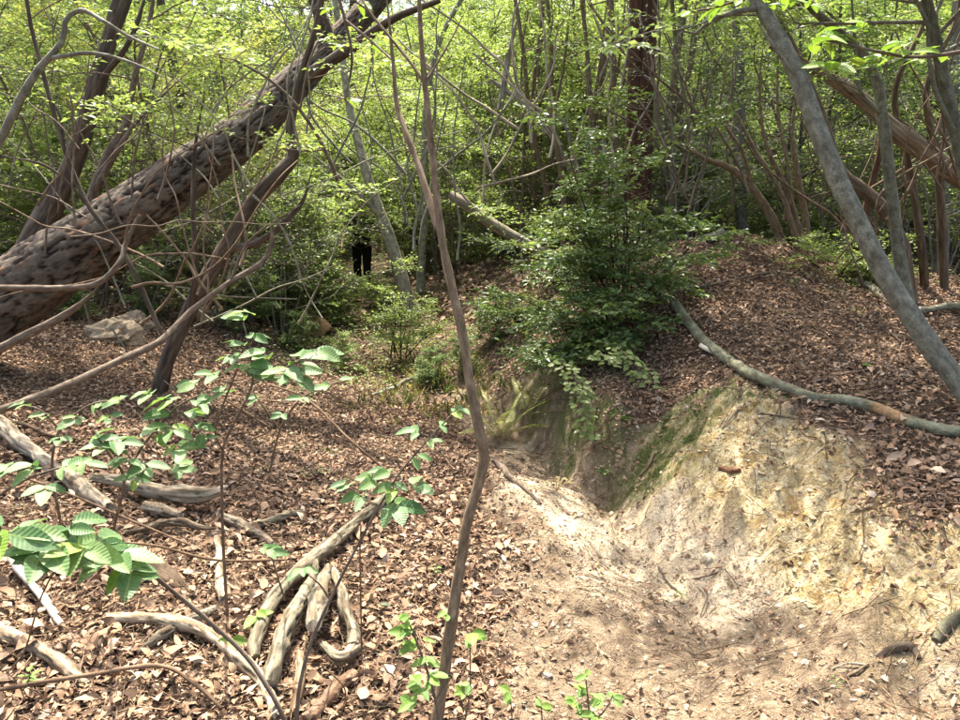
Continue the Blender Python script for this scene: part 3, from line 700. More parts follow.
def sow2(n, keys, ylo, yhi, xr, gap, cat, group, scl=(.8, 1.2)):
    c = 0; t = 0
    while c < n and t < n * 60:
        t += 1; y = math.sqrt(random.uniform(ylo ** 2, yhi ** 2)); x = random.uniform(xr[0], xr[1]) * y
        if on_path(x, y) or clearview(x, y): continue
        if any((x - a) ** 2 + (y - b) ** 2 < gap * gap for a, b in taken): continue
        taken.append((x, y)); key = random.choice(keys); put(key, x, y, None, random.uniform(*scl), say(key, x, y), cat, group); c += 1
sow2(20, ["u0", "u1", "u3", "u5"], 9.0, 16, (-.75, -.19), 1.1, "tree", "small trees in the thicket left of the path")
sow2(17, ["u0", "u2", "u3", "u1", "u3"], 10.6, 17, (-.12, .24), 1.0, "tree", "small trees behind the littered slope")
sow2(20, ["u0", "u2", "u4", "d0"], 9.3, 18, (.26, .78), 1.1, "tree", "small trees behind the mound")
sow2(95, ["u0", "u1", "u2", "u3", "u4", "u5"], 16, 36, (-.78, .78), 1.3, "tree", "small trees far back in the woods", (1.1, 1.9))
sow2(70, ["t0", "t1", "t2", "t3"], 15, 50, (-.8, .8), 1.8, "tree", "tall trees far back in the woods", (.8, 1.3))
sow2(46, ["b0", "b1"], 7.6, 15, (-.7, .7), .5, "bush", "sparse twiggy bushes among the thin trees", (.8, 1.2))
sow2(70, ["s0", "s1", "s2"], 8.5, 20, (-.7, .7), .5, "shrub", "low shrubs in the undergrowth", (.8, 1.5))
# trees added round about, most out of view, so their crowns shade the ground
for x, y, k, s in [(-3.9, .6, "c0", .8), (4.4, 2.2, "c1", .8), (-3.2, -2.4, "c1", .8), (2.8, -2.2, "c0", .85), (6.6, 5.2, "c1", .85), (0.2, -4.5, "c0", .9), (5.4, 8.8, "c0", .85), 
                   (3.6, 10.2, "c0", .8), (-4.6, 12.5, "c1", .8), (7.6, 9.5, "c1", .9)]:
    put(k, x, y, None, s, f"{LOOK[k]} {'among the thicket trees' if y > 8 else 'out of view'} {'left' if x < 0 else 'right'} of the path", "tree", "trees added so their crowns shade the path")
from collections import defaultdict
SAME = defaultdict(list)
for o in COL.objects:
    if o.get("category") and o.get("label"): SAME[o["label"]].append(o)
for lb, L_ in SAME.items():
    if 2 <= len(L_) <= 5:
        L_.sort(key=lambda o: o.location.x / max(o.location.y, .1))
        for w_, o in zip(("left one", "right one") if len(L_) == 2 else (("leftmost", "middle one", "rightmost") if len(L_) == 3 else ("leftmost", "second from left", "third from left", "fourth from left", "rightmost")), L_):
            t_ = lb + ", " + w_
            if len(t_.replace("-", " ").split()) > 16: t_ = t_.replace(" small tree", " tree").replace("with bright green leaves", "bright").replace("the middle of the ", "the ").replace("the foot of the ", "the ").replace("the top of the ", "the ").replace("deep in the woods", "far back")
            if len(t_.replace("-", " ").split()) <= 16: o["label"] = t_
def undergrowth(n):
    y = np.sqrt(rng.uniform(11 ** 2, 62 ** 2, n)); x = rng.uniform(-.85, .85, n) * y
    pw = np.abs(x - np.interp(y, [8.7, 10, 14.2, 20], [-.95, -1.25, -2.2, -3.0])) > .8 + .4 * rng.random(n)
    k = (pw | (y > 21)) & ~((np.abs(x / y + .16) * y < .8) & (y < 16)) & (fbm(x * .5, y * .5, oct=3, seed=71) > -.35 - .02 * y); x, y = x[k], y[k]; z = HG(x, y); n = len(x)
    m = 7; P = np.repeat(np.stack([x, y, z], -1), m, 0); sc = np.repeat(.04 + y * .0032, m)
    P = P + rng.normal(0, 1, P.shape) * np.array([.22, .22, 0]) ; P[:, 2] += np.abs(rng.normal(0, 1, len(P))) * (.16 + .010 * np.repeat(y, m)); N_ = len(P)
    az = rng.random(N_) * 6.28; D = np.stack([np.cos(az), np.sin(az), rng.uniform(-.2, .4, N_)], -1); L = sc * rng.uniform(.6, 1.5, N_)
    b = MB(); col = np.where(np.repeat(rng.random((n, 1)) < .5, m, 0), greens(N_, 'bright'), greens(N_, 'mid'))
    leaves4(b, P, D, norm(np.array([0, -.2, 1.0])[None] + rng.normal(0, .45, (N_, 3))), L, L * .5, col); return tag(b.build("undergrowth", M_leaf), kind="stuff")
undergrowth(12000)

# ---- named trees: centre line through points (u, v, distance) with half-widths given in picture units
def path3(pts, n=24):
    """pts: (u, v, Y, halfwidth at that place) -> points and radii in metres"""
    P = np.array([at(p[0], p[1], p[2]) for p in pts]); r = np.array([p[3] * p[2] / FPX for p in pts])
    S = spline(np.hstack([P, r[:, None]]), n); return S[:, :3], np.maximum(S[:, 3], .0008)
def limbtree(name, label, cat, mat, stems, group=None, seed=0, seg=12, rough=.14, crown=None, names=None, tint=(1, 1, 1), tip=True, slim=None):
    P0, r0 = path3(stems[0]); base = P0[0]
    o = root(name, base, label, cat, group)
    par = None
    for k, st in enumerate(stems):
        P, r = path3(st, max(14, 4 * len(st))); r = r * (.92 if slim is None else slim)
        if k and tip: r = r * np.interp(np.linspace(0, 1, len(r)), [0, .7, 1], [1, .9, .25])
        b = MB(); tube(b, P, r, seg if k == 0 else 8, rough, 3, seed=seed + k, col=tint)
        q = b.build((names[k] if names else ("trunk" if k == 0 else "branch")), mat, o)
    if crown:
        g = Grower(seed + 900)
        for (u, v, Y, dx, dy, dz, L, ns) in crown['sprays']:
            g.spray(at(u, v, Y), (dx, dy, dz), L, crown.get('r', .008), ns, crown.get('ntw', 3), crown.get('nl', 6), .0, crown.get('twl', .2))
        if crown.get('over'):
            n_, L_ = crown['over']; last = path3(stems[0])[0][-8:]
            for k in range(n_):
                g.spray(last[k % 8], (g.r.uniform(-1, 1), g.r.uniform(-1, 1), g.r.uniform(0, .7)), L_ * g.r.uniform(.6, 1.1), .014, 7, 4, 9, .0, .33)
        if g.w.n: tag(g.w.build("twigs", mat, o), kind="stuff")
        g.crown(crown.get('size', .05), crown.get('aspect', .5), crown.get('kind', 'bright')).build("crown", crown.get('mat', M_leaf), o)
    return o

# leaning pine
def pine_disp(th, S, Rr):
    nv = 14; cx, cy = np.cos(th), np.sin(th)
    x = th / (2 * math.pi) * nv + .5 * fbm(cx * 2, cy * 2, S * 3, oct=4, seed=4)
    y = S * 3.4 * 1.0 + .55 * fbm(cx * 3, cy * 3, S * 6, oct=4, seed=6)
    f1, f2, cid = voronoi(x, y, 3, nv); e = f2 - f1
    x2 = th / (2 * math.pi) * 34 + .5 * fbm(cx * 6, cy * 6, S * 9, oct=3, seed=7); y2 = S * 15 + .6 * fbm(cx * 6, cy * 6, S * 14, oct=3, seed=9)
    g1, g2, gid = voronoi(x2, y2, 13, 34); e2 = g2 - g1
    pl = sstep(.03, .13, e); p2 = sstep(.02, .12, e2)
    step = np.floor(gid * 4) / 4
    h = Rr * (.10 * pl * (.5 + .7 * cid) + .03 * pl * step + .022 * p2 * pl)
    h = h + Rr * .016 * fbm(cx * 14, cy * 14, S * 40, oct=3, seed=12)
    base = (.55 + .24 * gid + .26 * cid)[..., None] * np.array([1.0, .97, .92])
    fresh = sstep(.9, .93, _hash(np.floor(gid * 997), np.floor(cid * 991), np.zeros_like(gid), 3))[..., None]
    base = base * (1 - fresh * .6) + np.array([1.25, .68, .42]) * fresh * .6
    k = (pl * (.35 + .65 * p2))[..., None]
    c = np.array([.12, .08, .06]) * (1 - k) + base * k
    return h - Rr * .06, c
pts = [(-90,372,5.3,56),(-30,326,5.4,50),(60,262,5.6,43),(120,222,5.8,37),(180,180,6.0,33),(240,136,6.3,28),(290,88,6.6,22),(330,48,6.9,17),(385,-10,7.3,14),(470,-110,8.0,11),(560,-230,8.6,8)]
P, r = path3(pts, 340); r = r * .70
pine = root("leaning_pine", P[0], "thick pine trunk with cracked scaly bark leaning right across the upper left", "tree")
b = MB(); tube(b, P, r, 88, .06, 2, seed=3, disp=pine_disp); b.build("trunk", M_pine, pine)
for st, nm in (([(292,88,6.55,7),(330,62,6.3,6),(365,38,6.1,5),(395,18,6.0,3.5),(440,0,6.0,2.5)], "branch"), ([(330,48,6.9,8),(318,10,6.8,6),(300,-40,6.8,5)], "branch")):
    P, r = path3(st, 26); b = MB(); tube(b, P, r, 10, .12, 3, seed=8); b.build(nm, M_brown, pine)
g = Grower(77)
for k in range(9):
    t = random.random(); p = at(385 + 175 * t, -10 - 220 * t, 7.3 + 1.3 * t)
    g.spray(p, (random.uniform(-1, 1), random.uniform(-1, .8), random.uniform(0, .6)), random.uniform(1.2, 2.3), .02, 7, 4, 9, .0, .35)
g.w.build("boughs", M_brown, pine)
g.crown(.06, .5, 'mid').build("crown", M_leaf, pine)

limbtree("slanting_tree", "dark trunk slanting right behind the base of the leaning pine", "tree", M_brown,
 [[(8,300,6.7,15),(30,245,6.7,14),(55,200,6.7,13),(75,160,6.7,11),(90,110,6.7,10),(103,60,6.7,9),(122,0,6.8,9),(150,-80,6.9,7),(190,-220,7,5)],
  [(97,85,6.7,4),(130,40,6.5,3),(150,-20,6.5,2.5)]], seed=1, slim=.85,
 crown=dict(sprays=[(150,-80,6.9,1,-.5,.2,1.4,6),(150,-80,6.9,-1,-.3,.3,1.4,6),(190,-200,7,.3,-1,.2,1.5,6),(130,40,6.5,.3,-1,.1,.8,5)], over=(7, 1.6)))
limbtree("slender_tree", "slender brown double stem just right of the dark slanting trunk", "tree", M_twig,
 [[(78,240,6.4,5),(92,195,6.4,5),(108,155,6.4,5),(126,125,6.4,4),(134,80,6.4,3),(150,20,6.4,2),(160,-60,6.4,1.5)],
  [(95,190,6.4,4),(118,150,6.3,3),(140,118,6.3,2),(190,70,6.2,1.5)]], seed=2, crown=dict(sprays=[(134,80,6.4,-1,-.4,.2,.8,5),(150,20,6.4,1,-.5,.2,.9,5)]))
limbtree("arching_branch", "grey forked branch arching in from the left edge near the top", "branch", M_grey,
 [[(-60,230,3.2,5),(-10,158,3.2,4.2),(20,100,3.2,4),(40,68,3.2,3.6),(62,42,3.2,3),(66,20,3.2,2.6),(82,10,3.2,2.4),(105,22,3.1,2),(128,36,3.1,1.6),(160,50,3.0,1)],
  [(52,58,3.2,2.4),(90,53,3.1,2),(130,62,3.0,1.6),(180,85,2.9,1)]], seed=3,
 crown=dict(sprays=[(62,42,3.2,-.3,-.5,.6,.4,4),(128,36,3.1,1,-.1,0,.35,4),(20,100,3.2,-.8,-.3,.5,.4,4)], r=.003, twl=.1, size=.035, nl=5, kind='pale'))
limbtree("wiry_stem", "thin dark wiry stem crossing in front of the leaning pine's lower trunk", "shrub", M_brown,
 [[(160,330,4.6,2.6),(125,255,4.6,2.6),(88,205,4.6,2.5),(65,150,4.6,2.4),(45,80,4.6,2.2),(30,20,4.6,2),(22,-40,4.6,1.6)],
  [(88,205,4.6,1.6),(50,168,4.5,1.4),(0,155,4.5,1)],[(65,150,4.6,1.6),(58,110,4.6,1.4),(38,90,4.6,1)]], seed=4, seg=7,
 crown=dict(sprays=[(45,80,4.6,-.7,-.2,.4,.6,5),(30,20,4.6,.8,-.2,.4,.6,5),(60,140,4.6,.8,-.2,.1,.5,5)], r=.004, twl=.14, size=.04, kind='bright'))
limbtree("bent_tree", "bent brown trunk rising right from the litter beside the pale rock", "tree", M_brown,
 [[(160,388,5.6,9),(166,365,5.55,8),(177,337,5.5,8),(200,290,5.5,8),(220,258,5.5,9),(235,232,5.5,8),(255,200,5.5,8),(281,172,5.5,8),(294,155,5.5,6),(290,130,5.5,5),(300,80,5.5,4),(320,10,5.5,3),(330,-70,5.5,2)],
  [(190,310,5.45,4),(196,270,5.3,3.2),(193,215,5.2,3),(195,150,5.2,2.4),(205,90,5.1,1.6)],[(225,250,5.5,5),(262,240,5.4,4),(300,205,5.3,3),(312,170,5.3,2)]], seed=5,
 crown=dict(sprays=[(300,80,5.5,1,-.5,.2,.8,5),(320,10,5.5,-1,-.5,.2,.9,6),(300,205,5.3,.8,-.5,.2,.5,5),(195,150,5.2,-.6,-.6,.3,.7,5)], r=.005, twl=.16, size=.042))
limbtree("curved_branch", "long thin branch sweeping up from the left edge across the leaf litter", "branch", M_twig,
 [[(-40,425,3.1,5),(0,410,3.2,4.6),(60,388,3.4,4.2),(120,360,3.7,4),(160,341,3.9,3.8),(190,312,4.1,3.4),(230,282,4.2,3),(260,264,4.3,3),(271,247,4.3,2.6),(272,225,4.3,2)],
  [(230,282,4.2,1.6),(250,240,4.2,1.2),(300,205,4.1,.9)]], seed=6, seg=8)
limbtree("crooked_branch", "crooked bare branch lying against the foot of the leaning pine", "branch", M_twig,
 [[(-40,288,4.2,3),(20,288,4.3,3.4),(70,288,4.3,3.4),(100,282,4.4,3.2),(120,262,4.4,3),(127,240,4.5,2.5),(140,215,4.5,2)],
  [(-30,365,4.3,5),(20,338,4.4,5),(60,318,4.4,4.6),(85,300,4.4,4),(100,285,4.4,3)]], seed=7, seg=8)
limbtree("leafy_branch", "leafy green bough crossing in front of the upper part of the leaning pine", "branch", M_twig,
 [[(345,200,5.6,2),(325,150,5.5,2),(300,110,5.4,1.8),(270,80,5.3,1.5),(235,60,5.3,1.1)],[(325,150,5.5,1.4),(290,150,5.4,1.2),(250,140,5.3,.9)],[(300,110,5.4,1.3),(310,60,5.4,1.1),(330,20,5.4,.8)]], seed=60, seg=6,
 crown=dict(sprays=[(300,110,5.4,-.8,-.4,.1,.6,5),(270,80,5.3,-.9,-.3,.1,.5,5),(250,140,5.3,-.8,-.5,0,.5,5),(290,150,5.4,.2,-.8,0,.4,5),(310,60,5.4,.7,-.5,.2,.5,5),(330,20,5.4,-.7,-.5,.2,.6,5),(235,60,5.3,-.9,.2,.2,.5,5)], r=.004, twl=.14, nl=6, size=.04, kind='bright'))
# centre sapling
limbtree("sapling", "slim brown sapling standing in front of the path, forked near the top of the photo", "sapling", M_twig,
 [[(432,745,2.1,9),(440,700,2.14,9),(449,640,2.17,8.5),(458,580,2.2,8),(466,530,2.2,7.5),(478,485,2.2,7.5),(484,455,2.2,8),(477,420,2.2,7),(468,370,2.22,6.6),(460,320,2.24,6.2),(450,280,2.26,6),(442,240,2.28,5.6),(436,190,2.3,4.6),(430,130,2.3,4),(425,85,2.3,3.8),(421,40,2.3,3),(419,-10,2.3,2.6),(415,-120,2.3,2)],
  [(425,84,2.3,2.4),(410,62,2.32,2.2),(392,40,2.34,2),(370,12,2.36,1.7),(350,-20,2.4,1.3)],
  [(426,82,2.3,1.8),(438,62,2.3,1.5),(452,38,2.3,1.2),(468,5,2.3,1)],
  [(437,228,2.3,5),(428,195,2.35,4.6),(418,165,2.4,4.4),(405,130,2.45,4.2),(397,105,2.5,3.6),(393,60,2.5,2.6),(388,10,2.5,2),(382,-50,2.5,1.6)]],
 seed=8, seg=14, rough=.2, slim=.74, tint=(1.35, 1.28, 1.12), crown=dict(sprays=[(370,12,2.36,-.6,.2,.5,.4,4),(415,-120,2.3,.6,.2,.3,.6,5),(415,-120,2.3,-.6,-.2,.3,.6,5),(382,-50,2.5,-.8,.3,.2,.5,5)], r=.003, twl=.1, size=.04, nl=4, kind='bright'))
limbtree("pale_tree", "pale grey thin trunk leaning left behind the sapling beside the path", "tree", M_grey,
 [[(413,312,9.6,8),(404,285,9.6,7.5),(393,250,9.6,7),(383,220,9.6,6),(370,185,9.6,5),(360,150,9.7,4.6),(348,100,9.8,4),(340,40,9.9,3.4),(330,-40,10,2.6)],
  [(383,220,9.6,3),(355,190,9.4,2),(325,165,9.3,1.6),(305,150,9.2,1)]], seed=9, tint=(1.5, 1.45, 1.35),
 crown=dict(sprays=[(348,100,9.8,1,-.5,.1,1.2,7),(340,40,9.9,-1,-.5,.2,1.3,7),(348,100,9.8,-1,-.2,.1,1.2,7),(355,190,9.4,-.5,-1,.1,.7,5)], r=.01, nl=8, kind='pale'))
limbtree("slim_tree", "slim grey tree beside the pale thin trunk at the back of the path", "tree", M_grey,
 [[(420,292,11,5),(421,270,11,4.6),(423,240,11,4),(425,200,11,4),(424,150,11,3.4),(428,90,11,3),(440,40,11,2.6),(455,10,11,2.4),(480,-40,11,2),(500,-160,11,2)]], seed=10, tint=(1.3, 1.3, 1.2),
 crown=dict(sprays=[(424,150,11,1,-.5,.1,1.2,7),(428,90,11,1,-.3,.1,1.5,7),(428,90,11,-1,-.5,.1,1.2,7)], r=.01, nl=8, kind='bright'))
limbtree("broken_trunk", "broken pale trunk slanting out of the shrubs behind the sapling", "dead trunk", M_dead,
 [[(560,262,8.4,5),(525,243,8.45,5.5),(492,224,8.5,6),(478,213,8.5,5),(463,203,8.5,5.2),(452,195,8.6,5)]], seed=11, tint=(.8, .78, .7), crown=dict(sprays=[(500,228,8.4,.2,-1,.2,.5,5),(520,240,8.4,-.4,-1,.1,.5,5),(480,214,8.5,.3,-1,.3,.35,4)], r=.005, twl=.15, kind='bright'))
limbtree("dark_upright_tree", "straight dark reddish trunk standing behind the evergreen shrub", "tree", M_dark,
 [[(636,262,9.2,17),(637,220,9.2,15),(639,150,9.2,14),(641,80,9.2,14),(643,0,9.2,14),(646,-120,9.2,13),(650,-300,9.2,11),(650,-520,9.2,7)]], seed=12, seg=24, rough=.05, tint=(1.3, .9, .75), crown=dict(sprays=[], over=(17, 2.8), size=.06, kind="mid"))
limbtree("dead_snag", "thin bleached dead stem with forks in the thicket behind the slope", "dead tree", M_dead,
 [[(592,235,10,3),(578,190,10,3),(560,150,10,3.2),(540,120,10,3),(512,95,10,2.4),(490,80,10,2)],[(575,180,10,2.6),(568,130,10,2.6),(545,105,10,2.2)],[(500,110,10,3),(506,70,10,3.4),(512,40,10,2.6),(520,10,10,1.6)]], seed=13)
limbtree("forked_snag", "crooked pale dead stem among leaves left of the dark reddish trunk", "dead tree", M_dead,
 [[(618,232,8.3,3),(614,205,8.3,3),(618,180,8.3,2.6),(606,155,8.3,2.4),(603,140,8.3,1.6)],[(614,205,8.3,1.8),(622,190,8.2,1.2)]], seed=14)
# right
limbtree("leaning_grey_tree", "large smooth grey trunk leaning left in front of the mound's right side", "tree", M_grey,
 [[(1040,500,3.45,19),(1000,440,3.7,18),(960,385,3.9,16),(930,345,4.0,15),(900,300,4.1,14.5),(872,250,4.2,13.5),(850,205,4.3,13.5),(832,165,4.4,13.5),(812,115,4.5,12.5),(795,70,4.6,11.5),(775,30,4.7,10),(757,0,4.8,9),(730,-60,4.9,7),(690,-150,5.1,5),(650,-260,5.4,3.5)],
  [(762,8,4.8,4.5),(735,12,4.7,4),(710,22,4.7,3),(695,33,4.7,2),(680,33,4.6,1.5),(668,60,4.6,1)],[(800,82,4.6,3),(785,62,4.55,2.6),(757,22,4.6,3)],[(712,22,4.7,1.5),(718,40,4.7,1.2),(735,55,4.7,.9)]],
 seed=15, seg=20, rough=.12, slim=.68, crown=dict(sprays=[(735,12,4.7,-1,-.5,0,.8,5),(730,-60,4.9,1,-.5,.1,1.2,7),(690,-150,5.1,-1,-.5,.1,1.4,7),(730,-60,4.9,-.6,-1,.1,1.2,7)], r=.008, twl=.2, size=.055, kind='pale', over=(7, 1.6)))
limbtree("second_grey_tree", "thinner grey trunk standing just behind the large leaning grey trunk", "tree", M_grey,
 [[(909,315,5.7,8.5),(902,270,5.7,7.5),(895,220,5.7,7),(888,160,5.7,7),(882,115,5.7,6.5),(878,85,5.7,6),(862,52,5.7,5.5),(840,32,5.7,5),(812,8,5.7,4.6),(770,-40,5.7,4),(740,-120,5.7,3)],
  [(882,115,5.7,3.4),(860,90,5.6,2.6),(855,40,5.6,2.2),(850,-20,5.6,1.8)]], seed=16, seg=14, slim=.8, tint=(.95, .98, .92), crown=dict(sprays=[(812,8,5.7,-1,-.6,.1,1,6),(850,-20,5.6,.8,-.6,.1,1.1,6),(860,90,5.6,-.6,-.6,.1,.5,4)], twl=.2, kind='mid', over=(5, 1.5)))
limbtree("rotten_leaning_trunk", "rotten flaking trunk leaning left from the right edge behind the grey trunks", "dead tree", M_dead,
 [[(1080,250,7.0,13),(1000,205,6.7,12),(960,175,6.6,11),(925,152,6.5,10),(893,130,6.4,9),(872,108,6.4,7.5),(850,90,6.4,7),(825,74,6.4,6),(800,62,6.4,5),(770,45,6.4,3)]], seed=17, seg=16, slim=.85, rough=.3, tint=(.85, .75, .6))
limbtree("brown_leaning_tree", "brown trunk leaning left between the two grey trunks", "tree", M_brown,
 [[(912,300,6.3,8),(903,250,6.3,8),(890,217,6.3,8),(868,195,6.3,8),(840,172,6.3,8),(828,145,6.3,8),(820,115,6.3,7),(813,92,6.3,5),(800,60,6.4,4),(775,10,6.5,3),(760,-40,6.5,3)]], seed=18, seg=12, slim=.8, tint=(1.5, 1.45, 1.3))
limbtree("edge_tree", "dark slender trunk running up the right edge of the view", "tree", M_grey,
 [[(985,320,5.0,8),(975,240,5.0,7),(960,150,5.0,7),(945,85,5.0,6),(935,40,5.0,6),(927,0,5.0,5),(915,-70,5,4)],[(958,140,5,3),(935,90,4.9,2.6),(928,40,4.9,2),(930,0,4.9,1.5)]], seed=19, seg=12, tint=(.75, .75, .68),
 crown=dict(sprays=[(930,0,4.9,-1,-.4,.0,.9,6),(915,-70,5,-.6,-1,.2,1.2,6),(927,0,5,1,-.5,.1,.8,6)], kind='bright', over=(12, 1.8)))
limbtree("brown_stump_tree", "short stout brown stem with a fork beyond the fallen branch at right", "tree", M_brown,
 [[(866,305,7.0,8),(866,270,7.0,6),(862,240,7.0,5),(868,200,7.0,4),(880,150,7.0,3),(885,90,7,2)],[(866,262,7.0,5),(850,235,7,4.5),(838,215,7,3.5)]], seed=20, tint=(1.1, .8, .65))
for k, (x0, x1, lb) in enumerate([(945, 936, "brown upright trunk near the right edge behind the lying grey branch"), (925, 905, "thin crooked brown trunk leaning left near the lying grey branch")]):
    limbtree("brown_tree", lb, "tree", M_brown, [[(x0, 310, 6.6 + k * .3, 7 - k), (x0 - 2, 260, 6.6, 6), ((x0 + x1) / 2, 200, 6.6, 6 - k), (x1, 150, 6.6, 5), (x1 - 10, 90, 6.6, 4), (x1 + 20, 20, 6.6, 3), (x1 + 30, -40, 6.6, 3)]], seed=21 + k, slim=.68, tint=(1.25, 1.15, 1.0))
clump = limbtree("stem_clump", "clump of thin bare stems fanning up from the top of the mound", "tree", M_twig,
 [[(784,246,7.6,6),(770,215,7.6,5.4),(752,188,7.6,4.6),(730,168,7.6,4),(708,160,7.6,3),(690,150,7.6,2)],
  [(802,250,7.5,5),(795,215,7.5,4),(785,185,7.5,3.6),(770,155,7.5,3),(762,125,7.5,2.4),(760,80,7.5,2),(765,30,7.5,1.5)],
  [(806,245,7.6,5),(805,215,7.6,5),(797,170,7.6,4),(792,130,7.6,2.6),(797,80,7.6,2),(790,20,7.6,1.4)],
  [(797,240,7.4,4),(780,190,7.4,3),(755,150,7.4,2.6),(735,110,7.4,2),(722,70,7.4,1.4)],
  [(752,188,7.6,3),(742,150,7.5,2.4),(728,130,7.5,2),(718,100,7.5,1.4)],
  [(785,220,7.5,3),(790,180,7.4,2.4),(779,120,7.4,2),(778,60,7.4,1.5),(785,0,7.4,1.2)]], seed=24, seg=10, slim=.8, tint=(1.3, 1.25, 1.1),
 names=["stem"] * 6, crown=dict(sprays=[(722,70,7.4,-.5,-.5,.3,.9,6),(760,80,7.5,-.5,-.5,.3,1,6),(790,20,7.6,.5,-.5,.3,1,6),(690,150,7.6,-.5,-.5,.1,.6,5)], kind='mid', size=.04))
# bundle of upright stems behind the slope
ORD = ["first", "second", "third", "fourth", "fifth", "sixth", "seventh", "eighth", "ninth", "tenth"]
for k, (u, t, Y) in enumerate(sorted([(563, -12, 9.8), (585, 20, 10.2), (605, -18, 9.4), (598, 8, 11), (622, -8, 10), (548, -25, 10.5), (530, 10, 11.5), (668, 10, 9.6), (690, -14, 10.4), (655, 24, 10.8)])):
    limbtree("upright_stem", f"bare upright stem in the thicket behind the slope, {ORD[k]} from the left", "tree", M_twig,
     [[(u, 250, Y, 3.4), (u + t * .2 + 3, 190, Y, 3.0), (u + t * .6 - 3, 120, Y, 2.6), (u + t, 50, Y, 2.2), (u + t * 1.5, -30, Y, 2)], [(u + t * .6 - 3, 120, Y, 1.8), (u + t + 12, 70, Y - .1, 1.5), (u + t + 20, 0, Y - .1, 1.2)]],
     group="bare upright stems in the thicket behind the littered slope", seed=30 + k, seg=8, tint=(1.15, 1.1, .95),
     crown=dict(sprays=[(u + t, 50, Y, random.uniform(-1, 1), -.6, .1, .9, 5), (u + t * 1.5, -30, Y, random.uniform(-1, 1), -.6, .1, 1.1, 6)], nl=7, size=.042, kind='mid' if k % 2 else 'bright'))

def tangle(label, n, box, Yr, up, mat, seed, hw=1.3, tint=(1, 1, 1), name="vine_tangle"):
    rr = random.Random(seed); u0, u1, v0, v1 = box; o = root(name, at((u0 + u1) / 2, v1, Yr[0]), label, "vine")
    for k in range(n):
        Y = rr.uniform(*Yr); u = rr.uniform(u0, u1); v = rr.uniform((v0 + v1) / 2, v1); a = rr.gauss(*up); st = [(u, v, Y, hw * rr.uniform(.7, 1.2))]; w = st[0][3]
        for j in range(rr.randint(4, 8)):
            a += rr.gauss(0, .2); L = rr.uniform(18, 42); u += math.cos(a) * L; v -= math.sin(a) * L; Y += rr.gauss(0, .05); w *= .88; st.append((u, v, Y, max(w, .45)))
        P, r = path3(st, 5 * len(st)); b = MB(); tube(b, P, r, 5, .1, 3, col=tint, seed=k); b.build("stem", mat, o)
    return o
tangle("tangle of thin bare twigs hanging over the leaning pine's lower half", 11, (110, 260, 120, 330), (4.2, 5.0), (1.6, .5), M_twig, 5, 1.5, (1.3, 1.2, 1.05))
tangle("wispy bare twigs at the upper left in front of the dark slanting trunk", 12, (0, 160, 20, 260), (3.6, 5.5), (1.5, .6), M_twig, 6, 1.2)
tangle("fine pale twigs criss-crossing beside the top of the leaning pine", 12, (200, 330, 0, 200), (4.5, 6.0), (1.2, .8), M_grey, 7, 1.2, (1.3, 1.3, 1.2))
tangle("bleached bare twigs in the thicket left of the dark reddish trunk", 15, (470, 620, 20, 230), (7.5, 9.5), (1.7, .6), M_dead, 8, 1.6, (1.3, 1.25, 1.15))
tangle("brown bare twigs between the dark reddish trunk and the stem clump", 16, (660, 760, 20, 220), (6.8, 8.5), (1.8, .6), M_twig, 9, 1.4)
tangle("thin bare twigs among the trunks near the right edge", 16, (820, 960, 20, 290), (5.2, 7.0), (1.6, .6), M_twig, 10, 1.4, (1.1, 1, .9))
tangle("low pale twigs under the leaning pine beside the pale rock", 10, (60, 300, 240, 330), (5.5, 7.5), (1.4, .9), M_grey, 11, 1.2, (1.3, 1.25, 1.15))
tangle("thin twigs beside the pale thin trunk behind the sapling", 12, (300, 460, 40, 260), (6.5, 8.5), (1.6, .5), M_grey, 12, 1.4)

# ---- evergreen shrub on the bank
def bush(name, label, cat, u, v, Y, hh, sprays, size, kind, mat, wood=M_dark, seed=0, nl=7, twl=.16, ntw=3, r=.008):
    base = pick(u, v); o = root(name, base, label, cat); g = Grower(seed)
    for k, (du, dv, dY, L) in enumerate(sprays):
        tgt = at(u + du, v + dv, base[1] + dY); d = tgt - base; ln = np.linalg.norm(d)
        P, _ = g.limb(base + g.rv(.05) * np.array([1, 1, 0]), d, ln, r, r * .4, 8, .06, .01, 5)
        for j in range(3):
            q = P[7 - j * 2]; a = g.r.random() * 6.28; g.spray(q, (math.cos(a) + d[0] / ln * .5, math.sin(a) * .8 - .3, g.r.uniform(-.25, .4)), L * g.r.uniform(.7, 1.1), r * .45, 5, ntw, nl, 0, twl)
    g.w.build("stem", wood, o); g.crown(size, .48, kind, .6).build("crown", mat, o); return o
S = []
for k in range(23): S.append((random.gauss(-8, 48), random.uniform(-215, -15), random.uniform(-.7, .5), .38))
bush("evergreen_shrub", "big dark glossy-leaved evergreen shrub spilling over the bank above the gully", "shrub", 622, 318, 6, 1, S, .046, 'ever', M_leaf_gloss, seed=201, nl=8)
S = [(random.uniform(-80, 20), random.uniform(-50, 45), random.uniform(-.75, -.1), .28) for k in range(13)]
bush("evergreen_shrub", "low dark leafy growth hanging over the mossy gully wall", "shrub", 608, 330, 6, 1, S, .045, 'ever', M_leaf_gloss, seed=202, nl=7)
S = [(random.uniform(-40, 45), random.uniform(-35, -5), random.uniform(-.3, .3), .2) for k in range(7)]
bush("leafy_shrub", "low small-leaved shrub on the slope between the sapling and the gully wall", "shrub", 525, 325, 7, 1, S, .036, 'mid', M_leaf, seed=209)
S = [(random.uniform(-45, 55), random.uniform(-80, -15), random.uniform(-.4, .4), .28) for k in range(9)]
bush("leafy_shrub", "yellow-green leafy shrub on the littered slope left of the evergreen shrub", "shrub", 560, 285, 7, 1, S, .036, 'bright', M_leaf, seed=203)
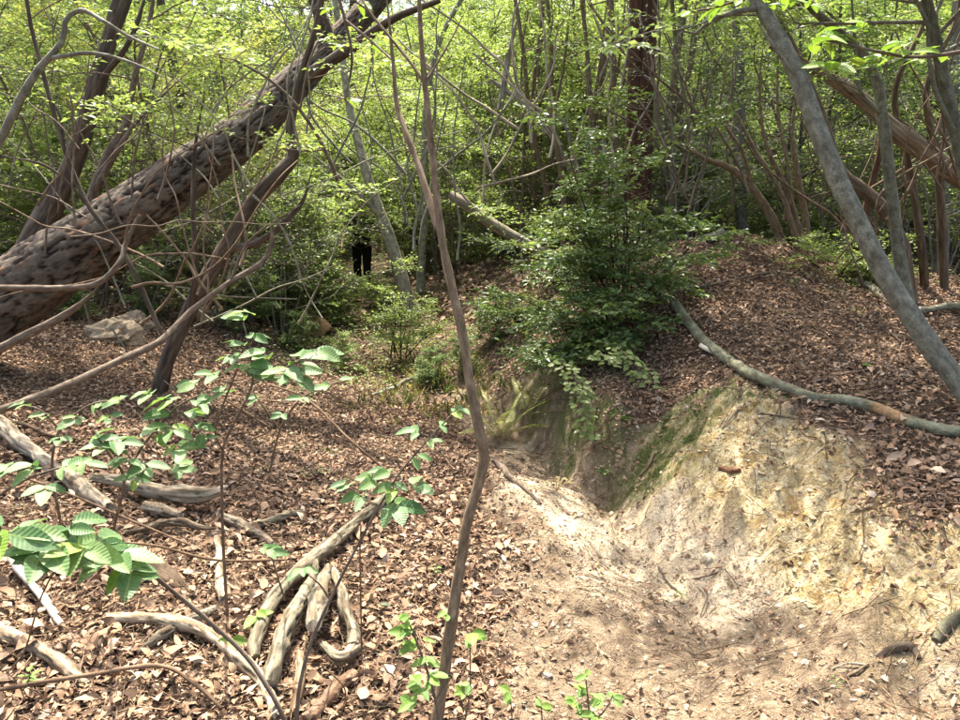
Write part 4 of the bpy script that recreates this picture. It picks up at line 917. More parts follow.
S = [(random.uniform(-30, 30), random.uniform(-100, -20), random.uniform(-.3, .3), .2) for k in range(8)]
bush("leafy_shrub", "upright small-leaved shrub beside the path behind the sapling", "shrub", 402, 362, 8, 1, S, .03, 'bright', M_leaf, seed=204)
S = [(random.uniform(-110, 80), random.uniform(-90, -20), random.uniform(-.5, .5), .4) for k in range(18)]
bush("leafy_shrub", "broad green leafy shrub between the bent brown trunk and the path", "shrub", 262, 322, 8, 1, S, .04, 'mid', M_leaf, seed=205)
S = [(random.uniform(-60, 60), random.uniform(-80, -20), random.uniform(-.5, .5), .35) for k in range(12)]
bush("leafy_shrub", "light green leafy shrub under the leaning pine trunk", "shrub", 210, 290, 8, 1, S, .04, 'pale', M_leaf, seed=206)
S = [(random.uniform(-60, 60), random.uniform(-40, -8), random.uniform(-.3, .3), .25) for k in range(10)]
bush("leafy_shrub", "low sunlit shrub right of the stem clump on the mound's far edge", "shrub", 835, 275, 8, 1, S, .03, 'bright', M_leaf, seed=207)
S = [(random.uniform(-80, 80), random.uniform(-120, -20), random.uniform(-.3, .3), .4) for k in range(16)]
bush("leafy_shrub", "tiered bright shrub with flat layers of leaves behind the sapling's fork", "shrub", 505, 258, 8, 1, S, .042, 'pale', M_leaf, seed=208)

for u, v, key, sc, lb in [(250,338,"s2",.5,"pale leafy plant at the litter's far edge behind the bent trunk"),(292,332,"s2",.55,"pale broad leafy plant beside the brown boulder"),(322,318,"s0",.5,"bright small plant behind the brown boulder"),
    (348,322,"s0",.45,"bright small plant on the left edge of the path below the walker"),(354,302,"s2",.24,"leafy pale plant right in front of the walker's legs"),(374,305,"s0",.3,"bright plant by the walker's right side at the foot of the pale trunk"),(388,316,"s0",.3,"low bright plant at the path's right edge below the walker"),(300,352,"s1",.4,"low green plant in front of the brown boulder"),
    (430,385,"s1",.32,"little green plant beside the path above the sapling's kink"),(345,372,"s0",.3,"little bright plant on the litter's rim left of the grey mossy stick"),
    (325,302,"s2",.45,"tall pale plant left of the walker's legs"),
    (160,318,"s2",.5,"pale plant behind the flat darker rock"),(60,318,"s1",.5,"green plant below the leaning pine near the left edge"),(490,345,"s1",.3,"small green plant midway up the bare slope"),(460,375,"s2",.25,"tiny pale plant at the slope's foot beside the sapling")]:
    p = pick(u, v); put(key, p[0], p[1], None, sc, lb, "plant", "low green plants near the path")
# ---- low green plants on the ground
def groundcover(n, region, size, kind, name="ground_cover", h=.12):
    """clusters of small leaves rising from the ground; region = (u, v, du, dv)"""
    P = []; D = []
    u0, v0, du, dv = region
    for k in range(n):
        c = pick(random.gauss(u0, du), random.gauss(v0, dv))
        m = random.randint(5, 12); hh = random.uniform(.3, 1) * h
        for j in range(m):
            a = random.random() * 6.28; P.append(c + np.array([random.gauss(0, .035), random.gauss(0, .035), hh * random.random() + .015])); D.append((math.cos(a), math.sin(a), random.uniform(-.1, .5)))
    P = np.array(P); D = np.array(D); m = len(P); b = MB(); L = size * rng.uniform(.6, 1.3, m)
    leaves4(b, P, D, norm(np.array([0, 0, 1.0])[None] + rng.normal(0, .35, (m, 3))), L, L * .5, greens(m, kind)); return b
gc = MB()
for reg, n, s, kd, h in [((385,345,38,28),300,.032,'bright',.2),((420,330,30,30),120,.03,'yellow',.15),((330,310,45,18),240,.05,'pale',.28),((300,350,30,18),60,.04,'mid',.25),((520,310,38,28),190,.03,'bright',.1),((560,330,30,25),80,.03,'mid',.15),
      ((290,455,30,20),14,.022,'mid',.05),((430,360,30,22),90,.03,'bright',.12),((850,285,40,10),50,.03,'mid',.12),((590,365,30,20),60,.03,'dark',.12),((120,300,60,15),60,.04,'mid',.2),
      ((525,380,30,20),50,.025,'mid',.1),((40,250,50,15),60,.05,'mid',.4),((220,275,60,15),90,.05,'mid',.35),((480,250,40,10),60,.04,'mid',.3),((60,480,60,40),10,.02,'pale',.06)]:
    t = groundcover(n, reg, s, kd, h=h); gc.V += t.V; gc.C += t.C; gc.X += t.X; gc.T += [x + gc.n for x in t.T]; gc.n += t.n
tag(gc.build("ground_cover", M_leaf), kind="stuff")
# grass and straw at the path's edge
def grass():
    b = MB(); P = []; 
    for k in range(150):
        c = pick(random.gauss(440, 40), random.gauss(386, 18)); 
        for j in range(6): P.append(c + np.array([random.gauss(0, .03), random.gauss(0, .03), 0]))
    P = np.array(P); n = len(P); D = norm(np.stack([rng.normal(0, .5, n), rng.normal(0, .5, n), np.full(n, .9)], -1))
    leaves4(b, P, D, norm(rng.normal(0, 1, (n, 3))), rng.uniform(.06, .16, n), .006, np.where(rng.random((n, 1)) < .4, greens(n, 'mid'), np.array([[.30, .23, .13]])), .3)
    return tag(b.build("grass", M_leaf), kind="stuff")
grass()

# ------------------------------------------------------------------ big-leaved plants, leaf by leaf
def leaf_mesh(name, tint, bend=.12, fold=.18, wide=.5, nl=8, mat=None):
    ts = np.linspace(0, 1, nl + 1); ss = np.array([-1, -.5, 0, .5, 1.0]); V = []; X = []
    for t in ts:
        w = wide * (math.sin(math.pi * t ** .8) ** .75 if 0 < t < 1 else 0.02)
        for s in ss:
            V.append((t, s * w * .5, fold * abs(s) * w * .5 - bend * (t ** 2) + .012 * math.sin(t * 40) * abs(s))); X.append((t, s * w * .5, 0))
    q = []
    for i in range(nl):
        for j in range(4): q.append((i * 5 + j, (i + 1) * 5 + j, (i + 1) * 5 + j + 1, i * 5 + j + 1))
    b = MB(); b.add(np.array(V), Q=q, col=tint, tc=np.array(X)); return b.mesh(name, mat or M_leaf_big)
LM = {}
for key, tints, wd in (("blue", [(.115, .205, .08), (.145, .235, .095), (.095, .18, .065), (.165, .26, .115)], .52), ("bright", [(.14, .24, .04), (.17, .27, .055), (.12, .21, .035)], .55),
                       ("dark", [(.04, .085, .025), (.05, .1, .03)], .42), ("lime", [(.2, .29, .045), (.17, .27, .04)], .42)):
    LM[key] = [leaf_mesh("leaf", t, random.uniform(.05, .3), random.uniform(.1, .4), wd * random.uniform(.9, 1.1)) for t in tints for _ in (0, 1)]
def add_leaf(o, p, d, up, L, key):
    d = Vector(d).normalized(); up = Vector(up); s = up.cross(d)
    if s.length < 1e-4: s = Vector((0, 1, 0)).cross(d)
    s.normalize(); n = d.cross(s)
    m = Matrix(((d.x, s.x, n.x), (d.y, s.y, n.y), (d.z, s.z, n.z))).to_4x4() @ Matrix.Scale(L, 4)
    m.translation = Vector(p) - o.location
    kk = key if key != "blue" or random.random() > .06 else "lime"
    q = bpy.data.objects.new("leaf", random.choice(LM[kk])); COL.objects.link(q); q.parent = o; q.matrix_basis = m; return q
def plant(name, label, cat, stems, clusters, key="blue", wood=M_twig, group=None, tilt=.35, stemtint=(1, 1, 1), fr=1.0):
    P, r = path3(stems[0], 20); o = root(name, P[0], label, cat, group)
    SP = []
    for st in stems:
        P, r = path3(st, 5 * len(st)); SP.append(P); b = MB(); tube(b, P, r, 6, .1, 3, col=stemtint); b.build("stem", wood, o)
    A = np.concatenate(SP)
    for c in clusters:
        u, v, Y, L, n = c[:5]; p = at(u, v, Y)
        k = np.argmin(np.linalg.norm(A - p, axis=1)); q = A[k]
        if np.linalg.norm(q - p) > .012:
            mid = (p + q) / 2 + np.array([0, 0, -.01]); b = MB(); tube(b, spline([q, mid, p], 6), np.linspace(.0016, .001, 6) * fr, 5, 0, col=stemtint); b.build("twig", wood, o)
            ax = norm(p - q)
        else: ax = norm(A[min(k + 1, len(A) - 1)] - A[max(k - 1, 0)])
        a0 = math.atan2(ax[1], ax[0]) if abs(ax[2]) < .95 else random.random() * 6.28
        for j in range(n):
            pair = (j // 2); sg = 1 if j % 2 else -1
            if n % 2 and j == n - 1: da = 0; pp = p
            else: da = sg * (1.15 - .35 * pair + random.uniform(-.25, .25)); pp = p - ax * L * .33 * ((n - 1) // 2 - pair) * .8
            a = a0 + da; dz = random.uniform(-.28, .25) + (c[5] if len(c) > 5 else 0)
            d = (math.cos(a), math.sin(a), dz)
            add_leaf(o, pp, d, (random.gauss(0, tilt), random.gauss(-.55, tilt), 1), L * 1.2 * random.uniform(.75, 1.15), key)
    return o
plant("leafy_sprig", "tallest ribbed-leaf sprig, its top leaves beside the bent brown trunk's foot", "shrub",
 [[(229,640,2.75,1.6),(224,560,2.6,1.6),(222,500,2.5,1.6),(223,450,2.4,1.5),(236,420,2.35,1.4),(252,385,2.3,1.4),(250,350,2.3,1.2),(243,322,2.3,1)],
  [(222,450,2.4,1.2),(215,430,2.35,1.1),(225,400,2.3,1),(236,372,2.3,1)], [(252,385,2.3,1),(275,372,2.25,1),(300,362,2.2,.9)]],
 [(243,320,2.3,.055,5),(254,335,2.3,.055,4),(234,355,2.28,.055,4),(247,365,2.28,.06,4),(273,366,2.25,.07,5),(300,356,2.2,.075,4),(297,378,2.2,.065,3),(213,374,2.3,.055,4),(318,350,2.15,.075,3),(190,382,2.3,.055,3),(265,352,2.25,.06,4),(285,372,2.2,.065,4),(225,388,2.3,.05,4),(240,342,2.3,.05,3)])
plant("leafy_sprig", "wide ribbed-leaf sprig hanging above the pale log at left", "shrub",
 [[(112,575,2.6,1.6),(114,530,2.4,1.6),(124,480,2.3,1.5),(110,455,2.25,1.3),(98,438,2.2,1)],[(124,480,2.3,1.4),(140,450,2.25,1.4),(160,425,2.2,1.2),(180,405,2.2,1),(200,395,2.2,.8)]],
 [(147,391,2.2,.06,4),(167,397,2.2,.07,4),(200,404,2.2,.055,4),(173,430,2.15,.07,4),(200,427,2.2,.05,4),(157,434,2.2,.05,3),(180,448,2.15,.065,4),(97,434,2.2,.06,5),(120,442,2.2,.06,3),(147,468,2.2,.06,3),(178,470,2.2,.06,4),(125,462,2.2,.05,3),(105,448,2.2,.06,4),(190,415,2.2,.05,4),(165,412,2.2,.06,4),(135,480,2.2,.05,3),(205,438,2.2,.045,3)])
plant("leafy_sprig", "loose ribbed-leaf sprig between the bleached log and the curved long branch", "shrub",
 [[(60,520,3.0,1.5),(52,470,2.9,1.4),(60,430,2.85,1.3),(90,405,2.8,1.1),(120,400,2.8,.9)],[(60,430,2.85,1.2),(40,410,2.8,1),(20,405,2.8,.8)]],
 [(120,400,2.8,.055,4),(98,404,2.8,.05,4),(75,420,2.8,.055,4),(22,404,2.8,.05,4),(45,414,2.8,.05,3),(60,440,2.8,.05,3),(110,418,2.75,.045,3)])
plant("leafy_sprig", "leafy sprig leaning right over the litter behind the tallest sprig", "shrub",
 [[(270,470,3.3,1.4),(280,430,3.2,1.3),(300,400,3.1,1.2),(330,385,3.0,1),(350,380,3.0,.8)],[(280,430,3.2,1),(262,405,3.1,.9),(255,395,3.1,.7)]],
 [(350,380,3.0,.05,3),(325,386,3.0,.055,4),(300,398,3.05,.05,4),(256,396,3.1,.05,4),(280,415,3.1,.045,3)])
plant("leafy_sprig", "small ribbed-leaf sprig at the left edge above the pale log", "shrub",
 [[(-30,520,2.1,1.6),(0,495,2.1,1.5),(30,478,2.1,1.3),(60,468,2.1,1.2),(85,465,2.1,1)]],
 [(8,466,2.1,.06,4),(32,464,2.1,.06,4),(68,466,2.1,.065,4),(86,463,2.1,.05,3),(45,490,2.05,.055,3)])
plant("leafy_sprig", "nearest large-leaved sprig low at the left edge above the white stick", "shrub",
 [[(295,745,1.7,2.6),(275,700,1.72,2.6),(245,655,1.75,2.5),(205,618,1.75,2.4),(165,585,1.7,2.2),(140,565,1.6,2),(110,552,1.5,1.8),(60,543,1.45,1.6),(0,530,1.4,1.4)]],
 [(20,532,1.42,.08,4),(58,542,1.45,.085,5),(85,545,1.46,.08,4),(118,557,1.5,.075,5),(131,573,1.52,.065,4),(112,556,1.5,.05,3),(40,555,1.42,.075,4),(0,520,1.4,.08,4),(72,522,1.47,.06,3),(98,540,1.5,.07,4)], fr=1.3)
plant("leafy_sprig", "tall thin sprig with paired leaves reaching right towards the sapling", "shrub",
 [[(296,745,1.95,2.6),(299,690,1.97,2.3),(312,640,2.0,2),(335,590,2.0,1.8),(358,545,2.0,1.6),(380,505,2.0,1.4),(402,470,2.0,1.2),(430,438,2.0,1),(458,408,2.0,.8)]],
 [(345,483,2.0,.05,4),(372,477,2.0,.055,4),(417,487,2.0,.055,4),(398,505,1.97,.065,4,-.35),(417,455,2.0,.045,3),(432,440,2.0,.04,3),(415,430,2.0,.045,3),(457,409,2.0,.05,4),(440,425,2.0,.035,2),(360,495,2.0,.05,3),(385,470,2.0,.05,3),(395,488,2.0,.05,3)])
plant("leafy_sprig", "little three-leaved sprig between the two piles of broken wood", "shrub",
 [[(285,600,2.6,1),(277,575,2.5,1),(270,553,2.5,.8)],[(330,600,2.5,1),(320,585,2.4,1),(303,570,2.4,.8)]],
 [(270,552,2.5,.055,5),(303,568,2.35,.055,5)])
plant("seedling", "single broad-leaved seedling low among litter beside the pale curved bark", "seedling",
 [[(256,632,2.7,.8),(257,615,2.65,.8)]], [(257,612,2.65,.06,3)], key="bright")
plant("seedling", "lone seedling with two round leaves just above the bark strip", "seedling", [[(232,650,2.55,.8),(230,640,2.5,.8)]], [(231,638,2.5,.045,3)], key="bright")
plant("green_sapling_sprig", "bright green leafy sprig standing left of the sapling's foot", "shrub",
 [[(438,750,1.95,2),(438,715,1.97,1.8),(430,680,2.0,1.5),(420,650,2.0,1.3),(410,625,2.0,1)],[(436,700,1.97,1.2),(450,670,2.0,1),(447,615,2.0,.8)]],
 [(408,617,2.0,.035,4),(405,632,2.0,.04,5),(412,645,2.0,.035,4),(426,657,2.0,.04,4),(432,675,2.0,.042,5),(417,682,2.0,.04,4),(412,703,1.98,.04,4),(447,612,2.0,.03,3),(420,690,1.95,.035,3),(428,640,2.05,.02,3)], key="bright")
plant("green_sapling_sprig", "bright green sprig with spread leaves right of the sapling's foot", "shrub",
 [[(462,760,2.0,1.4),(465,720,2.0,1.2),(470,690,2.0,1),(470,640,2.02,.8)]],
 [(472,633,2.02,.05,4),(470,685,2.0,.035,4),(462,692,2.0,.03,4)], key="bright")
plant("green_sapling_sprig", "bright green low sprig at the bottom edge below the path's left lip", "shrub",
 [[(590,760,1.95,1.2),(590,725,1.97,1.1),(588,700,2.0,1),(586,680,2.0,.8)],[(590,725,1.97,1),(605,710,1.97,.8),(613,695,1.98,.8)]],
 [(586,678,2.0,.03,4),(583,690,2.0,.035,4),(574,703,1.98,.03,4),(600,700,1.98,.035,4),(614,697,1.98,.03,4),(594,715,1.95,.04,4)], key="bright")
for (u, v, s) in [(510,693,.035),(541,706,.035)]:
    plant("seedling", f"small bright seedling at the bottom edge, {'nearer' if u < 525 else 'farther'} one right of the sapling", "seedling", [[(u + 2, v + 25, 2.1, .9), (u, v, 2.08, .8)]], [(u, v, 2.08, s, 4)], key="bright", group="small seedlings at the bottom edge")
for (u, v, s, lb) in [(436, 578, .022, "tiny green seedling in dark litter left of the sapling stem"), (680, 605, .02, "tiny green plantlets on bare soil in the middle of the path"), (835, 695, .015, "tiny yellow-green seedling on gravel at the lower right"),
                      (603, 478, .04, "yellow-green seedling at the foot of the gully wall"), (625, 425, .045, "round-leaved seedling rooted on the bare gully wall"), (30, 690, .03, "bright seedling in the litter at the lower left corner")]:
    p = pick(u, v); o = root("seedling", p, lb, "seedling"); b = MB(); tube(b, spline([p, p + [0, 0, .025], p + [.005, 0, .05]], 4), .001, 4); b.build("stem", M_twig, o)
    for k in range(7):
        a = k * 2.4; add_leaf(o, p + np.array([math.cos(a) * .01 * k * .3, math.sin(a) * .01, .03 + .004 * k]), (math.cos(a), math.sin(a), .15), (0, 0, 1), s * random.uniform(.8, 1.2), "bright")
# sprays of larger leaves hanging in from above
plant("overhanging_branch", "bright green leafy branch hanging in at the upper right corner", "branch",
 [[(1010,40,2.5,2.5),(960,52,2.5,2.2),(915,57,2.5,1.8),(880,52,2.5,1.6),(850,45,2.5,1.4),(818,38,2.5,1)]],
 [(822,32,2.5,.09,5),(845,28,2.5,.08,4),(858,66,2.5,.08,4),(830,72,2.45,.09,3),(885,45,2.5,.07,3),(908,44,2.5,.08,4),(940,46,2.5,.08,3),(880,62,2.5,.06,3),(915,60,2.5,.05,3),(865,22,2.5,.07,4)], key="lime", tilt=.25)
plant("overhanging_branch", "pale leafy twig hanging from the large grey trunk at the top", "branch",
 [[(800,-25,3.2,2),(770,-10,3.2,1.8),(740,0,3.2,1.4),(712,8,3.2,1.2),(690,12,3.2,.9)]],
 [(690,12,3.2,.07,4),(715,8,3.2,.08,4),(735,2,3.2,.07,4),(768,5,3.2,.08,4),(790,0,3.2,.08,4),(810,5,3.2,.06,4)], key="lime", tilt=.25)
plant("overhanging_branch", "light leafy twigs dangling at the top between the pine and sapling", "branch",
 [[(330,-30,3.4,2),(345,20,3.4,1.6),(352,60,3.4,1.3),(345,100,3.4,1)],[(345,20,3.4,1.4),(370,40,3.3,1.2),(392,60,3.2,1)]],
 [(350,100,3.4,.05,4),(358,62,3.4,.055,4),(340,45,3.4,.05,4),(372,45,3.3,.06,4),(392,62,3.2,.05,4),(330,10,3.4,.06,4),(362,5,3.4,.06,4)], key="lime")
# hanging sprays on the gully wall
def hanging(label, pts, Y, n, size, kind, seed):
    g = Grower(seed); base = at(pts[0][0], pts[0][1], Y); o = root("hanging_spray", base, label, "shrub")
    P = spline(np.array([at(u, v, Y - .06 * i) for i, (u, v) in enumerate(pts)]), 18); tube(g.w, P, np.linspace(.004, .0015, 18), 5)
    LP = []; LD = []
    for k in range(n):
        t = .1 + .9 * k / n; q = P[int(t * 17)]; sg = 1 if k % 2 else -1
        for m in range(3):
            LP.append(q + np.array([sg * .025 * m + random.gauss(0, .01), random.gauss(0, .02), -.006 * m + random.gauss(0, .01)])); LD.append((sg * random.uniform(.3, 1), -random.uniform(.2, .8), random.uniform(-.5, 0)))
    g.w.build("stem", M_twig, o); b = MB(); LP = np.array(LP); m = len(LP)
    L = size * 1.15 * rng.uniform(.75, 1.2, m); leaves8(b, LP, np.array(LD), norm(np.array([0, -.5, .8])[None] + rng.normal(0, .25, (m, 3))), L, L * .6, greens(m, kind), -.05, .15, 0)
    b.build("leaves", M_leaf, o); return o
hanging("leafy spray trailing down the dark gully wall", [(575,378),(580,398),(585,418),(588,440)], 4.85, 26, .04, 'bright', 1)
hanging("light fern-like leafy spray at the right foot of the evergreen shrub", [(618,345),(628,358),(640,370),(652,386)], 4.9, 18, .045, 'bright', 2)
hanging("pale leafy spray left of the fern-like one under the evergreen shrub", [(600,352),(606,357),(612,362)], 4.9, 10, .045, 'bright', 3)
hanging("leafy spray above the trailing one where the shrub meets the wall", [(560,360),(570,372),(580,385),(590,395)], 5.0, 18, .04, 'bright', 4)

# ---- ferns
M_fern = leafmat("fern_frond", .4, .5, .3)
def fern(label, u, v, fr, col, lift=0.0):
    base = pick(u, v); o = root("fern", base, label, "fern")
    for (du, dv, dY, wd) in fr:
        tip = at(u + du, v + dv, base[1] + dY); top = (base + tip) / 2 + np.array([0, 0, .05])
        ln = np.linalg.norm(tip - base); npn = int(np.clip(ln / .016, 8, 22)); P = spline([base, top, tip], npn + 4); b = MB(); tube(b, P, np.linspace(.0018, .0006, npn + 4), 4, col=np.array(col) * .8)
        T, A, B = frames(P); LP = []; LD = []; LL = []
        for i in range(3, npn + 4):
            sd = norm(np.cross(T[i], [0, 0, 1.0])); w = wd * math.sin(math.pi * (.15 + .82 * i / (npn + 4))) + .004
            for sg in (-1, 1): LP.append(P[i]); LD.append(sd * sg + T[i] * .45 + np.array([0, 0, -.1])); LL.append(w)
        LP, LD, LL = map(np.array, (LP, LD, LL)); n = len(LP)
        leaves8(b, LP, LD, np.tile([0, -.35, 1.0], (n, 1)) + rng.normal(0, .12, (n, 3)), LL, .009 + LL * .05, np.clip(np.array(col)[None] * rng.normal(1, .15, (n, 1)), 0, 1), -.05, 0, 0)
        b.build("frond", M_fern, o)
    return o
fern("yellowish fern with spread fronds beside the sapling above the gully", 500, 438, [(-42,-32,-.15,.08),(-18,-50,-.1,.08),(22,-48,-.1,.09),(48,-38,-.2,.08),(55,-12,-.3,.08),(-40,-5,-.3,.07),(12,-28,-.4,.08)], (.26, .27, .07))
fern("small withered orange-yellow fern on the pale floor of the gully", 556, 492, [(14,-10,-.03,.02),(-13,-5,-.03,.018),(24,-4,-.06,.02),(2,-13,-.02,.018)], (.36, .28, .13))
fern("green fern fronds low in the evergreen shrub", 585, 352, [(-30,-18,0,.07),(-10,-28,.1,.07),(22,-22,.1,.07),(30,-5,-.1,.07)], (.12, .19, .035))
fern("pale fern straddling the dry bank right of the sapling", 528, 415, [(24,-35,-.2,.07),(38,-20,-.25,.07),(-15,-38,-.2,.07),(36,5,-.3,.06)], (.30, .29, .12))

# ------------------------------------------------------------------ fallen wood
def fallen(name, label, pts, mat, cat="branch", seg=12, rough=.2, tint=(1, 1, 1), endcol=None, seed=0, jag=0.0, group=None, flat=1.0, extra=None, n=None):
    """pts: (u, v, halfwidth px, lift m) lying on the ground"""
    Q = []
    for (u, v, hw, lift) in pts:
        p = pick(u, v); r = hw * p[1] / FPX; p[2] += r * .38 + lift * .8; Q.append([*p, r])
    Q = np.array(Q); S = spline(Q, n or max(16, 7 * len(pts)))
    L_ = np.linalg.norm(S[-1, :3] - S[0, :3]); tt = np.linspace(0, L_, len(S)); rm = S[:, 3].mean()
    S[:, 3] *= (.82 if mat is M_dead else 1) * (1 + .2 * fbm(tt / (rm * 5) + seed, tt * 0, oct=3, seed=seed))
    for ax in (0, 1): S[:, ax] += rm * .3 * fbm(tt / (rm * 7) + seed * 3.1, tt * 0 + ax, oct=3, seed=seed + ax)
    dsp = None
    if mat is M_dead and rm > .012:
        seg = max(seg, 28); S = spline(S, max(len(S), 90))
        kn = [(random.uniform(.05, .95), random.uniform(0, 6.28), random.uniform(.15, .4)) for _ in range(4)]
        def dsp(th, S2, R2):
            cx, cy = np.cos(th), np.sin(th); q = S2 / rm
            cr = 1 - np.abs(fbm(cx * 3.2 + seed, cy * 3.2, q * .16, oct=3, seed=seed)); cr = sstep(.88, 1.0, cr)
            h = -R2 * .22 * cr + R2 * .09 * fbm(cx * 2 + seed, cy * 2, q * .5, oct=4, seed=seed + 3) + R2 * rough * .5 * fbm(cx * 1.2, cy * 1.2 + seed, q * .25, oct=2, seed=seed + 5)
            for (t, a, hh) in kn:
                h = h + R2 * hh * np.exp(-((S2 - t * S2.max()) / (rm * .7)) ** 2 - ((np.mod(th - a + math.pi, 6.2832) - math.pi) / .45) ** 2)
            bk = sstep(.15, .35, fbm(cx * 1.5 + seed * 2, cy * 1.5, q * .3, oct=3, seed=seed + 8))[..., None]
            c = np.asarray(tint)[None, None] * (1 - .6 * cr[..., None]) * (1 - bk * np.array([.35, .42, .48]))
            return h + R2 * .12 * bk[..., 0], c
    b = MB(); tube(b, S[:, :3], np.maximum(S[:, 3], .001), seg, 0 if dsp else rough, 3, seed=seed, col=tint, endcol=endcol, jag=jag, disp=dsp)
    if extra: extra(b, S)
    o = b.build(name, mat); tag(o, label, cat, group); return o
PALE = (1.2, 1.16, 1.06)
fb = root("fallen_branch", pick(655, 300), "long grey-green branch lying across the mound with a patch of orange bark", "branch")
Q = []
for (u, v, hw, lift) in [(646,290,4,.12),(655,295,5,.12),(672,305,5,.10),(688,325,5,.08),(705,345,5.2,.08),(735,368,5.5,.07),(760,382,6,.06),(785,392,6,.05),(815,401,6,.04),(845,404,6,.04),(875,412,6.5,.05),(905,424,6.5,.06),(940,433,6.5,.08),(985,438,7,.1),(1040,450,7,.1)]:
    p = pick(u, v); r = hw * p[1] / FPX; c_ = at(u, v, p[1] - .02); c_[2] = max(c_[2], p[2] + r * .6); Q.append([*c_, r])
Q = np.array(Q); S = spline(Q, 130)
def patch(th, S2, R2):
    c = np.ones(th.shape + (3,)); f = S2 / S2.max(); xs = S[:, 0][:, None] + 0 * th
    a, b_ = pick(870, 410)[0], pick(897, 420)[0]
    m = (sstep(a - .015, a + .01, xs) * (1 - sstep(b_ - .01, b_ + .02, xs)))[..., None]
    return 0 * th, np.array([1.05, 1.06, .9]) * (1 - m) + np.array([1.75, 1.15, .78]) * m
b = MB(); tube(b, S[:, :3], S[:, 3], 16, .1, 3, seed=5, disp=patch); b.build("limb", M_grey, fb)
def knots(o, pts):
    for (u, v, r) in pts:
        pass
fallen("stick", "thin bare stick lying on the litter near the top of the mound", [(672,296,1.6,.02),(700,290,1.5,.02),(730,283,1.4,.02),(760,277,1.2,.02),(785,272,1,.01)], M_twig, "stick", 6, seed=61, tint=(.9, .9, .85))
fallen("grey_branch", "pale grey branch lying at the right edge behind the large grey trunk", [(912,318,3.5,.05),(930,316,4,.05),(950,313,4.4,.05),(985,316,4.6,.05)], M_grey, "branch", 10, seed=62, tint=PALE)
fallen("grey_branch", "pale split branch lying on the litter beneath the large grey trunk", [(852,285,3,.03),(865,290,4,.03),(878,297,4.5,.03),(890,306,3,.02)], M_dead, "branch", 10, seed=63)
fallen("twig", "small pale peeled twig under the long fallen branch", [(700,351,2.2,.04),(713,357,2.2,.03)], M_peel, "twig", 8, seed=64)
fallen("curled_bark", "brown curl of bark resting on the ochre bank", [(719,471,3,.005),(728,473,3.5,.005),(739,475,3,.005)], M_brown, "bark", 8, seed=65, tint=(1.6, 1.1, .8))
fallen("grey_branch", "dark curved branch lying across the mound's far left edge", [(704,245,3.5,.05),(712,243,4,.05),(720,238,4,.05)], M_grey, "branch", 8, seed=66)

fallen("pale_log", "long bleached log running down from the left edge", [(-40,400,9,.03),(0,432,9,.03),(25,452,9,.03),(50,472,9,.03),(75,490,9.5,.03),(98,508,9,.03),(108,516,7,.03)], M_dead, "log", 16, .12, PALE, seed=70, jag=.3, n=60)
fallen("pale_log", "bleached log with a white broken end among the broken wood", [(95,492,7,.09),(125,497,8,.09),(155,506,9,.09),(185,512,11,.09),(205,512,11,.09),(222,508,8,.10)], M_dead, "log", 16, .25, PALE, endcol=(1.5, 1.45, 1.35), seed=71, jag=.7, n=50)
fallen("pale_log", "short pale stub below the log with the white broken end", [(148,516,5,.05),(165,520,6,.05),(181,526,6,.05)], M_dead, "log", 12, .15, PALE, endcol=(1.5, 1.45, 1.3), seed=72, jag=.3)
fallen("brown_branch", "grey-brown branch ending beside the sunlit litter at the centre left", [(222,525,6,.04),(240,532,6,.03),(262,543,5,.03),(272,548,3,.02)], M_dead, "branch", 12, .12, (.7, .66, .6), seed=73)
fallen("brown_branch", "straight grey stick pointing right from the broken wood", [(240,535,4,.03),(262,528,4.4,.02),(285,521,4.4,.02),(302,517,3.6,.02)], M_dead, "branch", 10, .1, (.75, .72, .62), seed=74)
fallen("brown_branch", "knotty dark root-like branch below the bleached logs", [(128,547,3,.07),(145,542,4.5,.07),(165,536,5,.07),(185,533,5,.06),(200,536,3.6,.05),(216,536,2.4,.04)], M_dead, "branch", 10, .3, (.6, .52, .44), seed=75)
fallen("white_stick", "peeled white stick lying in the litter at the left edge", [(12,572,3.4,.06),(30,592,4,.05),(48,612,4.2,.04),(63,631,3,.03)], M_peel, "stick", 10, .05, (1, 1, 1), seed=76)
fallen("rotten_log", "dark rotten log half buried below the knotty branch", [(130,560,14,-.02),(150,570,17,-.02),(172,583,16,-.02),(190,594,10,-.03)], M_dead, "log", 18, .3, (.42, .33, .26), seed=77, jag=.3, n=40)
fallen("bark_strip", "pale curved strip of split wood sweeping right through the litter", [(108,628,6,.03),(135,630,7,.04),(160,633,6,.05),(190,638,7,.05),(215,650,7,.04),(240,667,9,.03),(262,690,9,.02),(280,722,9,.01)], M_dead, "wood", 12, .35, (1.5, 1.38, 1.2), seed=78, jag=.5, n=70)
fallen("grey_stick", "grey broken stick propped behind the curved strip of split wood", [(140,656,4,.02),(160,648,5.5,.04),(185,635,5.5,.05),(216,617,4.4,.04)], M_dead, "stick", 10, .2, (.75, .72, .66), seed=79, jag=.5)
fallen("pale_log", "pale rotting log in the litter at the lower left edge", [(-30,625,7,.03),(0,637,8,.03),(25,650,9,.03),(50,664,8,.03),(72,678,8,.02),(86,690,5,.01)], M_dead, "log", 14, .3, (1.3, 1.2, 1.05), seed=80, jag=.5, n=50)
fallen("pale_stub", "upright split pale stub beside the thin stem of the tall sprig", [(216,548,4,.05),(219,565,5,.05),(221,585,6,.03),(223,604,5,.02)], M_dead, "wood", 10, .25, (1.3, 1.22, 1.1), seed=81, jag=.6)
